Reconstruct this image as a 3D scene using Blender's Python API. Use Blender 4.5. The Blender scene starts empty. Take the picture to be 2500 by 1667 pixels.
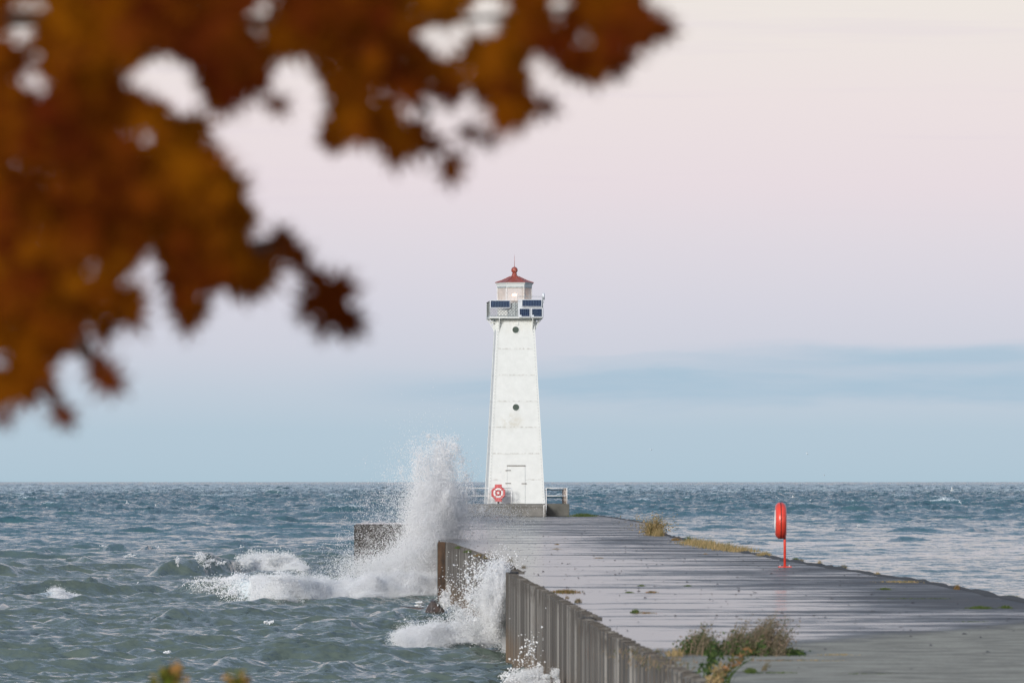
import bpy, math, random
import numpy as np
from mathutils import Vector, Matrix
R = random.Random(7)
RN = np.random.default_rng(11)
S = bpy.context.scene
COL = S.collection

# ------------------------------------------------------------------ camera, sky, sun, exposure
EYE = 2.2                      # eye height over the pier deck
WL = -2.15                     # lake level
F = 13889.0                    # focal length in photo pixels (200 mm on full frame, 2500 px wide)
TILT = math.atan((1174.5 - 833.5) / F)
cd = bpy.data.cameras.new('camera'); cam = bpy.data.objects.new('camera', cd); COL.objects.link(cam)
cam.location = (0, 0, EYE); cam.rotation_euler = (math.pi / 2 + TILT, 0, 0)
cd.lens = 200; cd.sensor_width = 36; cd.clip_start = 0.1; cd.clip_end = 60000
cd.dof.use_dof = True; cd.dof.focus_distance = 300; cd.dof.aperture_fstop = 5.6
S.camera = cam
S.view_settings.view_transform = 'Standard'; S.view_settings.look = 'None'
S.view_settings.exposure = 0; S.view_settings.gamma = 1
S.render.engine = 'CYCLES'
S.cycles.max_bounces = 64; S.cycles.diffuse_bounces = 64; S.cycles.transmission_bounces = 64; S.cycles.glossy_bounces = 3
S.cycles.transparent_max_bounces = 12; S.cycles.use_denoising = True
S.cycles.sample_clamp_indirect = 4
S.cycles.caustics_reflective = False; S.cycles.caustics_refractive = False

def lin(c):
    return tuple(((v / 255) / 12.92 if v / 255 <= .04045 else ((v / 255 + .055) / 1.055) ** 2.4) for v in c) + (1,)

class NT:
    """small node-tree helper"""
    def __init__(s, tree): s.t = tree
    def n(s, kind, **kw):
        nd = s.t.nodes.new(kind)
        for k, v in kw.items(): setattr(nd, k, v)
        return nd
    def put(s, sock, v):
        if v is None: return
        if isinstance(v, bpy.types.NodeSocket): s.t.links.new(v, sock)
        else:
            if isinstance(v, (tuple, list)) and len(v) == 3 and sock.type == 'RGBA': v = tuple(v) + (1,)
            sock.default_value = v
    def math(s, op, a, b=None, c=None, clamp=False):
        m = s.n('ShaderNodeMath', operation=op, use_clamp=clamp)
        s.put(m.inputs[0], a); s.put(m.inputs[1], b); s.put(m.inputs[2], c)
        return m.outputs[0]
    def mix(s, f, a, b, mode='MIX'):
        m = s.n('ShaderNodeMix', data_type='RGBA', blend_type=mode)
        s.put(m.inputs[0], f); s.put(m.inputs[6], a); s.put(m.inputs[7], b)
        return m.outputs[2]
    def rng(s, v, a, b, c=0.0, d=1.0, smooth=False):
        m = s.n('ShaderNodeMapRange', interpolation_type='SMOOTHSTEP' if smooth else 'LINEAR')
        for i, x in enumerate((v, a, b, c, d)): s.put(m.inputs[i], x)
        return m.outputs[0]
    def ramp(s, f, stops):
        r = s.n('ShaderNodeValToRGB'); e = r.color_ramp.elements
        e[0].position, e[0].color = stops[0][0], stops[0][1]
        e[1].position, e[1].color = stops[-1][0], stops[-1][1]
        for p, c in stops[1:-1]:
            x = e.new(p); x.color = c
        s.put(r.inputs[0], f); return r.outputs[0]
    def noise(s, vec, scale, detail=3, rough=.5, dist=0, scl=None):
        if scl is not None:
            mp = s.n('ShaderNodeMapping'); s.put(mp.inputs[0], vec); mp.inputs[3].default_value = scl; vec = mp.outputs[0]
        x = s.n('ShaderNodeTexNoise'); s.put(x.inputs['Vector'], vec)
        x.inputs['Scale'].default_value = scale; x.inputs['Detail'].default_value = detail
        x.inputs['Roughness'].default_value = rough; x.inputs['Distortion'].default_value = dist
        return x.outputs[0]
    def sep(s, v):
        x = s.n('ShaderNodeSeparateXYZ'); s.put(x.inputs[0], v); return x.outputs
    def bump(s, h, strength, dist=.1):
        b = s.n('ShaderNodeBump'); b.inputs['Strength'].default_value = strength
        b.inputs['Distance'].default_value = dist; s.put(b.inputs['Height'], h); return b.outputs[0]

W = bpy.data.worlds.new('World'); S.world = W; W.use_nodes = True
wt = W.node_tree; wt.nodes.clear(); w = NT(wt)
tc = w.n('ShaderNodeTexCoord').outputs['Generated']
dx, dy, dz = w.sep(tc)
zc = w.math('MAXIMUM', dz, 0)
base = w.ramp(w.math('SQRT', zc), [
    (0.0, lin((171, 195, 210))), (.095, lin((178, 198, 213))), (.127, lin((190, 202, 216))),
    (.153, lin((203, 206, 219))), (.175, lin((210, 209, 221))), (.203, lin((219, 213, 222))),
    (.228, lin((228, 216, 222))), (.258, lin((233, 221, 222))), (.291, lin((235, 227, 221))),
    (.34, lin((226, 220, 224))), (.43, lin((194, 202, 217))), (.6, lin((156, 178, 205))), (.8, lin((132, 156, 188))), (1.0, lin((122, 144, 178)))])
n1 = w.noise(tc, 24, 5, .6, .3, (1, 1, 6))
n2 = w.noise(tc, 30, 5, .6, 0, (1, 1, 8))
def cloud(zcen, hw, x0, x1, wob):
    zz = w.math('SUBTRACT', dz, zcen)
    zz = w.math('ADD', zz, w.math('MULTIPLY', w.math('SUBTRACT', n1, .5), wob))
    g = w.rng(w.math('ABSOLUTE', zz), 0.15 * hw, hw, 1, 0, True)
    m = w.rng(dx, x0, x0 + .05, 0, 1, True)
    m2 = w.rng(dx, x1, x1 + .06, 1, 0, True)
    return w.math('MULTIPLY', w.math('MULTIPLY', g, m), m2)
front = w.rng(dy, .6, .8, 0, 1, True)
c1 = cloud(.0166, .0044, -.04, .085, .008)
c2 = cloud(.0218, .0034, .018, .13, .006)
c3 = cloud(.0205, .0022, -.02, .03, .012)
cl = w.math('ADD', w.math('MULTIPLY', c1, .85), w.math('ADD', w.math('MULTIPLY', c2, .8), w.math('MULTIPLY', c3, .3)), clamp=True)
cl = w.math('MULTIPLY', w.math('MULTIPLY', cl, front), w.rng(n2, .3, .62, .65, 1))
sky = w.mix(cl, base, lin((163, 190, 210)))
# fainter high bands of thin cloud
hi = w.math('MULTIPLY', w.rng(w.noise(tc, 9, 4, .6, 0, (1, 1, 22)), .52, .72, 0, .22, True), w.rng(zc, .03, .06, 0, 1))
sky = w.mix(hi, sky, lin((216, 204, 218)))
# afterglow low in the west, behind the viewer, where the sun has gone down
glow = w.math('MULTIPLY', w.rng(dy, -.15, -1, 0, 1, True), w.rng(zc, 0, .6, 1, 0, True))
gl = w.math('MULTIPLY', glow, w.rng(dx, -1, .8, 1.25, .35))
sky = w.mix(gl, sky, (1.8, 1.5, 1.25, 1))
sky = w.mix(w.rng(dz, -.02, 0, 1, 0), sky, lin((80, 95, 100)))
st = w.n('ShaderNodeTexSky', sky_type='NISHITA', sun_disc=False)
SUN_EL, SUN_AZ = math.radians(18), math.radians(205)      # azimuth clockwise from +Y: behind the viewer, to the left
st.sun_elevation = SUN_EL; st.sun_rotation = SUN_AZ
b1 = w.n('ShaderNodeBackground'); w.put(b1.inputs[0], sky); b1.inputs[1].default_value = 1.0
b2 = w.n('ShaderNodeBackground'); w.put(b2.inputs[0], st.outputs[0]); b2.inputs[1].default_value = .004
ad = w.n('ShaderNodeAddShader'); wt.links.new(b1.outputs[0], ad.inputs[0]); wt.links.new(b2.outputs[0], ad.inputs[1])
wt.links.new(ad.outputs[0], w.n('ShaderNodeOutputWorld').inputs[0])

sl = bpy.data.lights.new('sun', 'SUN'); sun = bpy.data.objects.new('sun', sl); COL.objects.link(sun)
sl.energy = 2.9; sl.angle = math.radians(14); sl.color = (1, .97, .93)
sd = Vector((math.sin(SUN_AZ) * math.cos(SUN_EL), math.cos(SUN_AZ) * math.cos(SUN_EL), math.sin(SUN_EL)))
sun.rotation_euler = sd.to_track_quat('Z', 'Y').to_euler(); sun.location = (-40, -60, 40)

# ------------------------------------------------------------------ geometry helpers
CT, ST_ = math.cos(TILT), math.sin(TILT)
def ray(px, py):
    u = (px - 1250) / F; v = (833.5 - py) / F
    return u, CT - v * ST_, ST_ + v * CT
def P(px, py, Y):
    x, y, z = ray(px, py); k = Y / y
    return Vector((x * k, Y, EYE + z * k))
def PG(px, py, z=0.0):
    x, y, zz = ray(px, py); k = (z - EYE) / zz
    return Vector((x * k, y * k, z))

def tag(o, label=None, cat=None, group=None, kind=None):
    if label: o['label'] = label
    if cat: o['category'] = cat
    if group: o['group'] = group
    if kind: o['kind'] = kind
    return o
def empty(name, loc, label, cat, group=None, kind=None):
    o = bpy.data.objects.new(name, None); COL.objects.link(o); o.location = loc
    o.empty_display_size = .3
    return tag(o, label, cat, group, kind)
def link(name, me, mat, parent=None, label=None):
    o = bpy.data.objects.new(name, me); COL.objects.link(o)
    if mat: me.materials.append(mat)
    if parent:
        o.parent = parent; c = parent; off = Vector((0, 0, 0))
        while c: off += c.location if c.parent is None else Vector((0, 0, 0)); c = c.parent
        o.matrix_parent_inverse = Matrix.Translation(-off) if parent.parent is None and parent.type == 'EMPTY' else Matrix.Identity(4)
    if label: o['label'] = label
    return o
class MB:
    def __init__(s): s.v = []; s.f = []
    def add(s, v, f):
        k = len(s.v); s.v += [tuple(x) for x in v]; s.f += [tuple(i + k for i in q) for q in f]; return s
    def box(s, c, d, rz=0, M=None):
        a, b, h = d[0] / 2, d[1] / 2, d[2] / 2
        vs = [Vector((x * a, y * b, z * h)) for z in (-1, 1) for y in (-1, 1) for x in (-1, 1)]
        m = Matrix.Rotation(rz, 3, 'Z') if M is None else M
        vs = [m @ v + Vector(c) for v in vs]
        return s.add(vs, [(0, 2, 3, 1), (4, 5, 7, 6), (0, 1, 5, 4), (2, 6, 7, 3), (0, 4, 6, 2), (1, 3, 7, 5)])
    def tube(s, pts, r, n=8, cap=True):
        pts = [Vector(p) for p in pts]; rs = r if isinstance(r, (list, tuple)) else [r] * len(pts)
        rings = []
        for i, p in enumerate(pts):
            d = (pts[min(i + 1, len(pts) - 1)] - pts[max(i - 1, 0)]).normalized()
            up = Vector((0, 0, 1)) if abs(d.z) < .9 else Vector((1, 0, 0))
            a = d.cross(up).normalized(); b = d.cross(a)
            rings.append([p + (a * math.cos(t) + b * math.sin(t)) * rs[i] for t in [2 * math.pi * k / n for k in range(n)]])
        vs = [v for q in rings for v in q]; fs = []
        for i in range(len(pts) - 1):
            for k in range(n):
                k2 = (k + 1) % n; fs.append((i * n + k, i * n + k2, (i + 1) * n + k2, (i + 1) * n + k))
        if cap: fs.append(tuple(range(n))[::-1]); fs.append(tuple((len(pts) - 1) * n + k for k in range(n)))
        return s.add(vs, fs)
    def lathe(s, prof, c, n=24, M=None, ph=0, sc=1):
        """prof: (r, h) list, axis = local Z mapped by M"""
        M = M or Matrix.Identity(3); vs = []; fs = []
        for r, h in prof:
            for k in range(n):
                t = ph + 2 * math.pi * k / n
                vs.append(M @ Vector((r * math.cos(t) * sc, r * math.sin(t), h)) + Vector(c))
        for i in range(len(prof) - 1):
            for k in range(n):
                k2 = (k + 1) % n; fs.append((i * n + k, i * n + k2, (i + 1) * n + k2, (i + 1) * n + k))
        return s.add(vs, fs)
    def build(s, name, mat, parent=None, smooth=False, label=None, bevel=0):
        me = bpy.data.meshes.new(name); me.from_pydata(s.v, [], s.f); me.validate()
        if smooth: me.polygons.foreach_set('use_smooth', [True] * len(me.polygons))
        o = link(name, me, mat, parent, label)
        if bevel:
            b = o.modifiers.new('bevel', 'BEVEL'); b.width = bevel; b.segments = 2; b.limit_method = 'ANGLE'
        return o
def npmesh(name, V, Fc, mat, parent=None, smooth=False, attrs=None):
    """V (n,3), Fc (m,k) numpy"""
    me = bpy.data.meshes.new(name); m, k = Fc.shape
    me.vertices.add(len(V)); me.vertices.foreach_set('co', V.astype(np.float32).ravel())
    me.loops.add(m * k); me.loops.foreach_set('vertex_index', Fc.astype(np.int32).ravel())
    me.polygons.add(m); me.polygons.foreach_set('loop_start', np.arange(0, m * k, k, dtype=np.int32))
    if smooth: me.polygons.foreach_set('use_smooth', np.ones(m, dtype=bool))
    me.update(calc_edges=True)
    for a, val in (attrs or {}).items():
        at = me.attributes.new(a, 'FLOAT', 'POINT'); at.data.foreach_set('value', val.astype(np.float32))
    return link(name, me, mat, parent)

# ------------------------------------------------------------------ materials
def mat(name):
    m = bpy.data.materials.new(name); m.use_nodes = True
    t = NT(m.node_tree); b = m.node_tree.nodes['Principled BSDF']
    pos = t.n('ShaderNodeNewGeometry').outputs['Position']
    return m, t, b, pos
def simple(name, col, rough=.6, metal=0, var=.15, scale=3, bump=0, scl=None, col2=None, spec=.5):
    m, t, b, pos = mat(name)
    nz = t.noise(pos, scale, 5, .6, 0, scl)
    c2 = col2 or tuple(v * (1 - var) for v in col)
    c = t.mix(t.rng(nz, .35, .65), tuple(c2) + (1,), tuple(min(1, v * (1 + var * .4)) for v in col) + (1,))
    t.put(b.inputs['Base Color'], c); b.inputs['Roughness'].default_value = rough
    b.inputs['Metallic'].default_value = metal; b.inputs['Specular IOR Level'].default_value = spec
    if bump: t.put(b.inputs['Normal'], t.bump(nz, bump, .02))
    return m

M_WHITE, t, b, pos = mat('white_paint')
nzv = t.noise(pos, 2.2, 5, .65)
stn = t.noise(pos, 1.6, 6, .7, .3, (1.6, 1.6, .35))
c = t.mix(t.rng(nzv, .3, .7), (.66, .68, .66, 1), (.73, .75, .73, 1))
c = t.mix(t.rng(stn, .62, .80, 0, .25), c, (.50, .44, .30, 1))
spk = t.noise(pos, 9, 6, .75)
c = t.mix(t.rng(spk, .68, .76, 0, .6), c, (.28, .22, .15, 1))
t.put(b.inputs['Base Color'], c); b.inputs['Roughness'].default_value = .45
t.put(b.inputs['Normal'], t.bump(nzv, .25, .05))
M_TOWER = M_WHITE.copy(); M_TOWER.name = 'tower_plates'
t = NT(M_TOWER.node_tree); b = M_TOWER.node_tree.nodes['Principled BSDF']
pos = t.n('ShaderNodeNewGeometry').outputs['Position']
src = b.inputs['Base Color'].links[0].from_socket
X, Y, Z = t.sep(pos)
# weathered riveted plate joints
jo = None
for zj in (10.53, 8.88, 7.23, 5.6, 3.95, 2.3):
    d = t.math('ABSOLUTE', t.math('SUBTRACT', Z, zj))
    g = t.rng(d, .015, .06, 1, 0)
    jo = g if jo is None else t.math('MAXIMUM', jo, g)
rv = t.noise(pos, 5.5, 3, .6, 0, (1, 1, 1))
jo = t.math('MULTIPLY', jo, t.rng(rv, .45, .62))
c = t.mix(t.math('MULTIPLY', jo, .45), src, (.24, .21, .17, 1))
# patch of lichen-coloured stain under the lower porthole
dxs = t.math('DIVIDE', t.math('SUBTRACT', X, .0), .75); dzs = t.math('DIVIDE', t.math('SUBTRACT', Z, 5.95), .55)
pm = t.math('SQRT', t.math('ADD', t.math('MULTIPLY', dxs, dxs), t.math('MULTIPLY', dzs, dzs)))
pm = t.math('MULTIPLY', t.rng(pm, .3, 1.3, 1, 0, True), t.rng(t.noise(pos, 3, 5, .7), .42, .62))
c = t.mix(t.math('MULTIPLY', pm, .35), c, (.42, .36, .22, 1))
top = t.math('MULTIPLY', t.rng(Z, 11.3, 12.45, 0, 1), t.rng(t.noise(pos, 2.5, 5, .7, 0, (3, 3, .5)), .5, .68))
c = t.mix(t.math('MULTIPLY', top, .35), c, (.45, .33, .2, 1))
t.put(b.inputs['Base Color'], c)

def painted_red(name, a, worn, thr):
    m, t, b, pos = mat(name)
    n0 = t.noise(pos, 4, 6, .7); n9 = t.noise(pos, 11, 6, .75)
    c = t.mix(t.rng(n0, .35, .65), a, tuple(v * .72 for v in a[:3]) + (1,))
    c = t.mix(t.rng(n9, thr, thr + .06, 0, .8), c, worn)
    t.put(b.inputs['Base Color'], c); b.inputs['Roughness'].default_value = .42
    return m
M_ROOF = painted_red('roof_red_paint', (.36, .075, .05, 1), (.50, .38, .33, 1), .56)
M_RED = painted_red('red_plastic', (.84, .075, .045, 1), (.75, .14, .10, 1), .70)
M_PINK = painted_red('mist_tinted_red_plastic', (.66, .13, .13, 1), (.6, .25, .24, 1), .62)  # red plastic with the paling of the mist put into its colour
M_RED.node_tree.nodes['Principled BSDF'].inputs['Roughness'].default_value = .3
M_RING = simple('white_ring', (.8, .8, .78), .5, var=.05)
M_DARK = simple('dark_rusty_metal', (.09, .06, .045), .75, var=.5, scale=12, col2=(.03, .028, .028))
M_WRAIL = simple('white_rail_paint', (.76, .77, .77), .5, var=.5, scale=9, col2=(.62, .60, .56))
M_RUSTRAIL = simple('rusty_rail_paint', (.62, .56, .5), .7, var=.5, scale=14, col2=(.14, .07, .04))
M_GALV = simple('galvanised_metal', (.48, .53, .54), .5, .3, .3, 9)
M_WIRE = simple('wire_mesh_metal', (.22, .22, .21), .6, .3, .3, 9)
M_FRAME = simple('solar_frame', (.66, .70, .74), .4, .2, .1, 8)
M_PORT = simple('porthole_glass', (.035, .055, .045), .2, 0, .3, 6, col2=(.06, .10, .085))
M_SEAM = simple('dark_seam', (.05, .012, .012), .7)
M_BLACK = simple('dark_gap', (.03, .03, .03), .8)
# solar cells: printed grid of cells
def solar_mat(name, nx, nz, w_, h_):
    m, t, b, pos = mat(name)
    oc = t.n('ShaderNodeTexCoord').outputs['UV']
    x, y, z = t.sep(oc)
    def line(v, n, wd):
        fr = t.math('FRACT', t.math('MULTIPLY', v, n))
        e = t.math('ABSOLUTE', t.math('SUBTRACT', fr, .5))
        return t.math('GREATER_THAN', e, .5 - wd)
    g = t.math('MAXIMUM', line(x, nx, .045 * nx / 12 + .02), line(y, nz, .03))
    cc = t.mix(t.rng(t.noise(pos, 2, 2), .3, .7), (.008, .018, .060, 1), (.015, .026, .050, 1))
    t.put(b.inputs['Base Color'], t.mix(g, cc, (.16, .24, .34, 1)))
    b.inputs['Roughness'].default_value = .4; b.inputs['Specular IOR Level'].default_value = .12
    return m
M_SOL1 = solar_mat('solar_cells_wide', 12, 3, 1, 1)
M_SOL2 = solar_mat('solar_cells_square', 5, 5, 1, 1)
# concrete
def concrete(name, a, b2, sc=1.2, bump=.3, rough=.8, vert=None):
    m, t, b, pos = mat(name)
    n0 = t.noise(pos, sc, 6, .65, 0, vert); n9 = t.noise(pos, sc * 14, 4, .6)
    c = t.mix(t.rng(n0, .32, .66), a, b2)
    c = t.mix(t.rng(n9, .3, .7, 0, .35), c, tuple(v * .6 for v in a[:3]) + (1,))
    t.put(b.inputs['Base Color'], c); b.inputs['Roughness'].default_value = rough
    t.put(b.inputs['Normal'], t.bump(n9, bump, .03))
    return m
M_BLOCK = concrete('block_concrete', (.13, .13, .12, 1), (.25, .24, .22, 1), .9)
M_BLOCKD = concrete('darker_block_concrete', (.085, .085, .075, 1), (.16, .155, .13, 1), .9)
M_SPUR = concrete('spur_concrete', (.026, .023, .021, 1), (.075, .066, .058, 1), .8, vert=(1, 1, .4))
# sheet pile: grey metal/concrete with rust, per pile tone
m, t, b, pos = mat('sheet_pile'); M_PILE = m
X, Y, Z = t.sep(pos)
at = t.n('ShaderNodeAttribute'); at.attribute_name = 'pile'
tone = at.outputs['Fac']
n0 = t.noise(pos, 1.1, 6, .65, 0, (1, 1, .25)); n9 = t.noise(pos, 8, 5, .7, 0, (1, 1, .35))
c = t.mix(t.rng(n0, .3, .7), (.050, .045, .040, 1), (.125, .115, .103, 1))
c = t.mix(t.rng(tone, .15, 1, 0, .8), c, (.31, .295, .27, 1))
c = t.mix(t.rng(n9, .55, .75, 0, .55), c, (.10, .055, .028, 1))
low = t.math('MULTIPLY', t.rng(Z, -1.9, -1.0, 1, 0, True), t.rng(n0, .35, .6, .35, 1))
c = t.mix(t.math('MULTIPLY', low, .75), c, (.17, .105, .05, 1))
c = t.mix(t.math('MULTIPLY', t.rng(Z, -.35, -.1, 0, 1), t.rng(n9, .4, .6)), c, (.075, .065, .055, 1))
t.put(b.inputs['Base Color'], c); b.inputs['Roughness'].default_value = .75
t.put(b.inputs['Normal'], t.bump(n9, .4, .03))
M_RUST = simple('rusty_end_plate', (.075, .042, .022), .85, 0, .5, 5, .5, (1, 1, .4), (.03, .020, .014))
# wet deck
m, t, b, pos = mat('wet_pier_deck'); M_DECK = m
X, Y, Z = t.sep(pos)
nA = t.noise(pos, .33, 5, .6, .3, (.45, .9, 1))      # shallow dishing of the slabs: where water stands
nB = t.noise(pos, 1.7, 4, .6, .3, (.75, .8, 1))
nC = t.noise(pos, 14, 4, .65)
nE = t.noise(pos, .5, 3, .55, .4, (.32, .85, 1))
nD = t.noise(pos, .09, 3, .5)
edgeL = t.math('SUBTRACT', X, t.math('MULTIPLY_ADD', Y, -.045, 5.6))   # distance right of the left wall
side = t.rng(edgeL, .5, 8, .24, -.17)
far = t.rng(Y, 80, 180, .01, .20)
wetv = t.math('ADD', t.math('ADD', nA, t.math('ADD', t.math('MULTIPLY', t.math('SUBTRACT', nB, .5), .50), t.math('MULTIPLY', t.math('SUBTRACT', nE, .5), 1.05))), t.math('ADD', side, far))
pud = t.rng(wetv, .54, .70, 0, 1, True)
damp = t.rng(wetv, .32, .60, 0, 1, True)
bound = t.math('SUBTRACT', Y, t.math('MULTIPLY_ADD', X, 2.6, 68))
bound = t.math('ADD', bound, t.math('MULTIPLY', t.math('SUBTRACT', nD, .5), 16))
dry = t.rng(t.math('ADD', bound, t.math('MULTIPLY', t.math('SUBTRACT', nB, .5), 5)), -2.5, 2.5, 1, 0, True)
pud = t.math('MULTIPLY', pud, t.math('SUBTRACT', 1, dry))
# slab joints every 6 m across, two lengthwise
fy = t.math('ABSOLUTE', t.math('SUBTRACT', t.math('FRACT', t.math('DIVIDE', t.math('ADD', Y, t.math('MULTIPLY', nD, 3.5)), 19.3)), .5))
jt = t.math('MULTIPLY', t.rng(fy, .003, .006, 1, 0), .8)
dk = t.mix(t.rng(nC, .3, .7), (.040, .041, .042, 1), (.085, .085, .084, 1))
dk = t.mix(t.rng(nB, .35, .7), dk, (.085, .068, .055, 1))
lt = t.mix(t.rng(nC, .3, .7), (.31, .29, .235, 1), (.47, .44, .36, 1))
lt = t.mix(t.rng(nB, .4, .64, 0, .8), lt, (.23, .215, .18, 1))
c = t.mix(dry, dk, lt)
c = t.mix(t.math('MULTIPLY', jt, t.rng(nB, .3, .6, .4, 1)), c, (.018, .018, .015, 1))
t.put(b.inputs['Base Color'], c)
rg = t.mix(damp, (.58, .58, .58, 1), (.30, .30, .30, 1))
rg = t.mix(pud, rg, (.16, .16, .16, 1)); rg = t.mix(dry, rg, (.9, .9, .9, 1))
t.put(b.inputs['Roughness'], rg); b.inputs['IOR'].default_value = 1.33
t.put(b.inputs['Specular IOR Level'], t.rng(dry, 0, 1, .5, .03))
hh = t.math('MULTIPLY', t.math('ADD', nC, nB), t.math('SUBTRACT', 1, t.math('MULTIPLY', pud, .93)))
t.put(b.inputs['Normal'], t.bump(hh, .6, .03))
M_EDGE = concrete('broken_edge', (.035, .034, .032, 1), (.075, .07, .062, 1), 1.5, .6)
M_ROCK = simple('wet_rock', (.10, .075, .065), .45, 0, .5, 4, .5, None, (.022, .018, .018))
# foam and spray
m, t, b, pos = mat('spray'); M_SPRAY = m
b.inputs['Base Color'].default_value = (.995, .997, .998, 1); b.inputs['Roughness'].default_value = .6
b.inputs['Specular IOR Level'].default_value = 0
tl = t.n('ShaderNodeBsdfTranslucent'); tl.inputs[0].default_value = (.995, .997, .998, 1)
mx = t.n('ShaderNodeMixShader'); mx.inputs[0].default_value = 0
out = m.node_tree.nodes['Material Output']
m.node_tree.links.new(b.outputs[0], mx.inputs[1]); m.node_tree.links.new(tl.outputs[0], mx.inputs[2]); m.node_tree.links.new(mx.outputs[0], out.inputs[0])
# water
m, t, b, pos = mat('lake_water'); M_WATER = m
X, Y, Z = t.sep(pos)
fo = t.n('ShaderNodeAttribute'); fo.attribute_name = 'foam'
sh = t.n('ShaderNodeAttribute'); sh.attribute_name = 'turbid'
calm = t.n('ShaderNodeAttribute'); calm.attribute_name = 'calm'
nW = t.noise(pos, 1.1, 6, .68, .35, (1, .75, 1)); nW2 = t.noise(pos, 5.5, 4, .6, .5, (1, .7, 1)); nW3 = t.noise(pos, .035, 3, .5)
turb = t.math('ADD', sh.outputs['Fac'], t.math('MULTIPLY', t.math('SUBTRACT', nW3, .5), .5), clamp=True)
deep = (.042, .130, .160, 1); green = (.108, .138, .115, 1)
c = t.mix(turb, deep, green)
fm = t.rng(t.math('ADD', fo.outputs['Fac'], t.math('MULTIPLY', t.math('SUBTRACT', nW2, .5), 1.8)), .55, .9, 0, 1)
c = t.mix(fm, c, (.70, .76, .76, 1))
t.put(b.inputs['Base Color'], c)
rr = t.rng(Y, 120, 2500, .08, .16)
rr = t.mix(fm, rr, (.8, .8, .8, 1))
t.put(b.inputs['Roughness'], rr); b.inputs['IOR'].default_value = 1.333
# wind ripples smaller than the mesh: a fractal field of surface slopes added to the wave normal
def slopes(scale, detail, rough, stretch, amp):
    mp = t.n('ShaderNodeMapping'); t.put(mp.inputs[0], pos); mp.inputs[3].default_value = stretch; mp.inputs[2].default_value = (0, 0, .25)
    x = t.n('ShaderNodeTexNoise'); t.put(x.inputs['Vector'], mp.outputs[0])
    x.inputs['Scale'].default_value = scale; x.inputs['Detail'].default_value = detail; x.inputs['Roughness'].default_value = rough; x.inputs['Distortion'].default_value = .4
    v = t.n('ShaderNodeVectorMath', operation='SUBTRACT'); t.put(v.inputs[0], x.outputs['Color']); v.inputs[1].default_value = (.5, .5, .5)
    w_ = t.n('ShaderNodeVectorMath', operation='MULTIPLY'); t.put(w_.inputs[0], v.outputs[0]); w_.inputs[1].default_value = (amp, amp, 0)
    return w_.outputs[0]
sA = slopes(.42, 6, .72, (.6, 1, 1), 1.35); sB = slopes(2.4, 4, .68, (.6, 1, 1), 1.35)
sC = slopes(7.0, 2, .6, (.8, 1, 1), 1.5)
sc0 = t.n('ShaderNodeVectorMath', operation='SCALE'); t.put(sc0.inputs[0], sC); t.put(sc0.inputs['Scale'], t.rng(Y, 150, 500, 1, .35))
sv0 = t.n('ShaderNodeVectorMath', operation='ADD'); t.put(sv0.inputs[0], sB); t.put(sv0.inputs[1], sc0.outputs[0])
sv = t.n('ShaderNodeVectorMath', operation='ADD'); t.put(sv.inputs[0], sA); t.put(sv.inputs[1], sv0.outputs[0])
sc_ = t.n('ShaderNodeVectorMath', operation='SCALE'); t.put(sc_.inputs[0], sv.outputs[0])
t.put(sc_.inputs['Scale'], t.math('MULTIPLY', t.rng(calm.outputs['Fac'], 0, 1, 1, .42), t.rng(Y, 130, 600, .8, 1.0)))
gn = t.n('ShaderNodeNewGeometry').outputs['Normal']
ad_ = t.n('ShaderNodeVectorMath', operation='ADD'); t.put(ad_.inputs[0], gn); t.put(ad_.inputs[1], sc_.outputs[0])
nm_ = t.n('ShaderNodeVectorMath', operation='NORMALIZE'); t.put(nm_.inputs[0], ad_.outputs[0])
t.put(b.inputs['Normal'], nm_.outputs[0])

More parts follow.
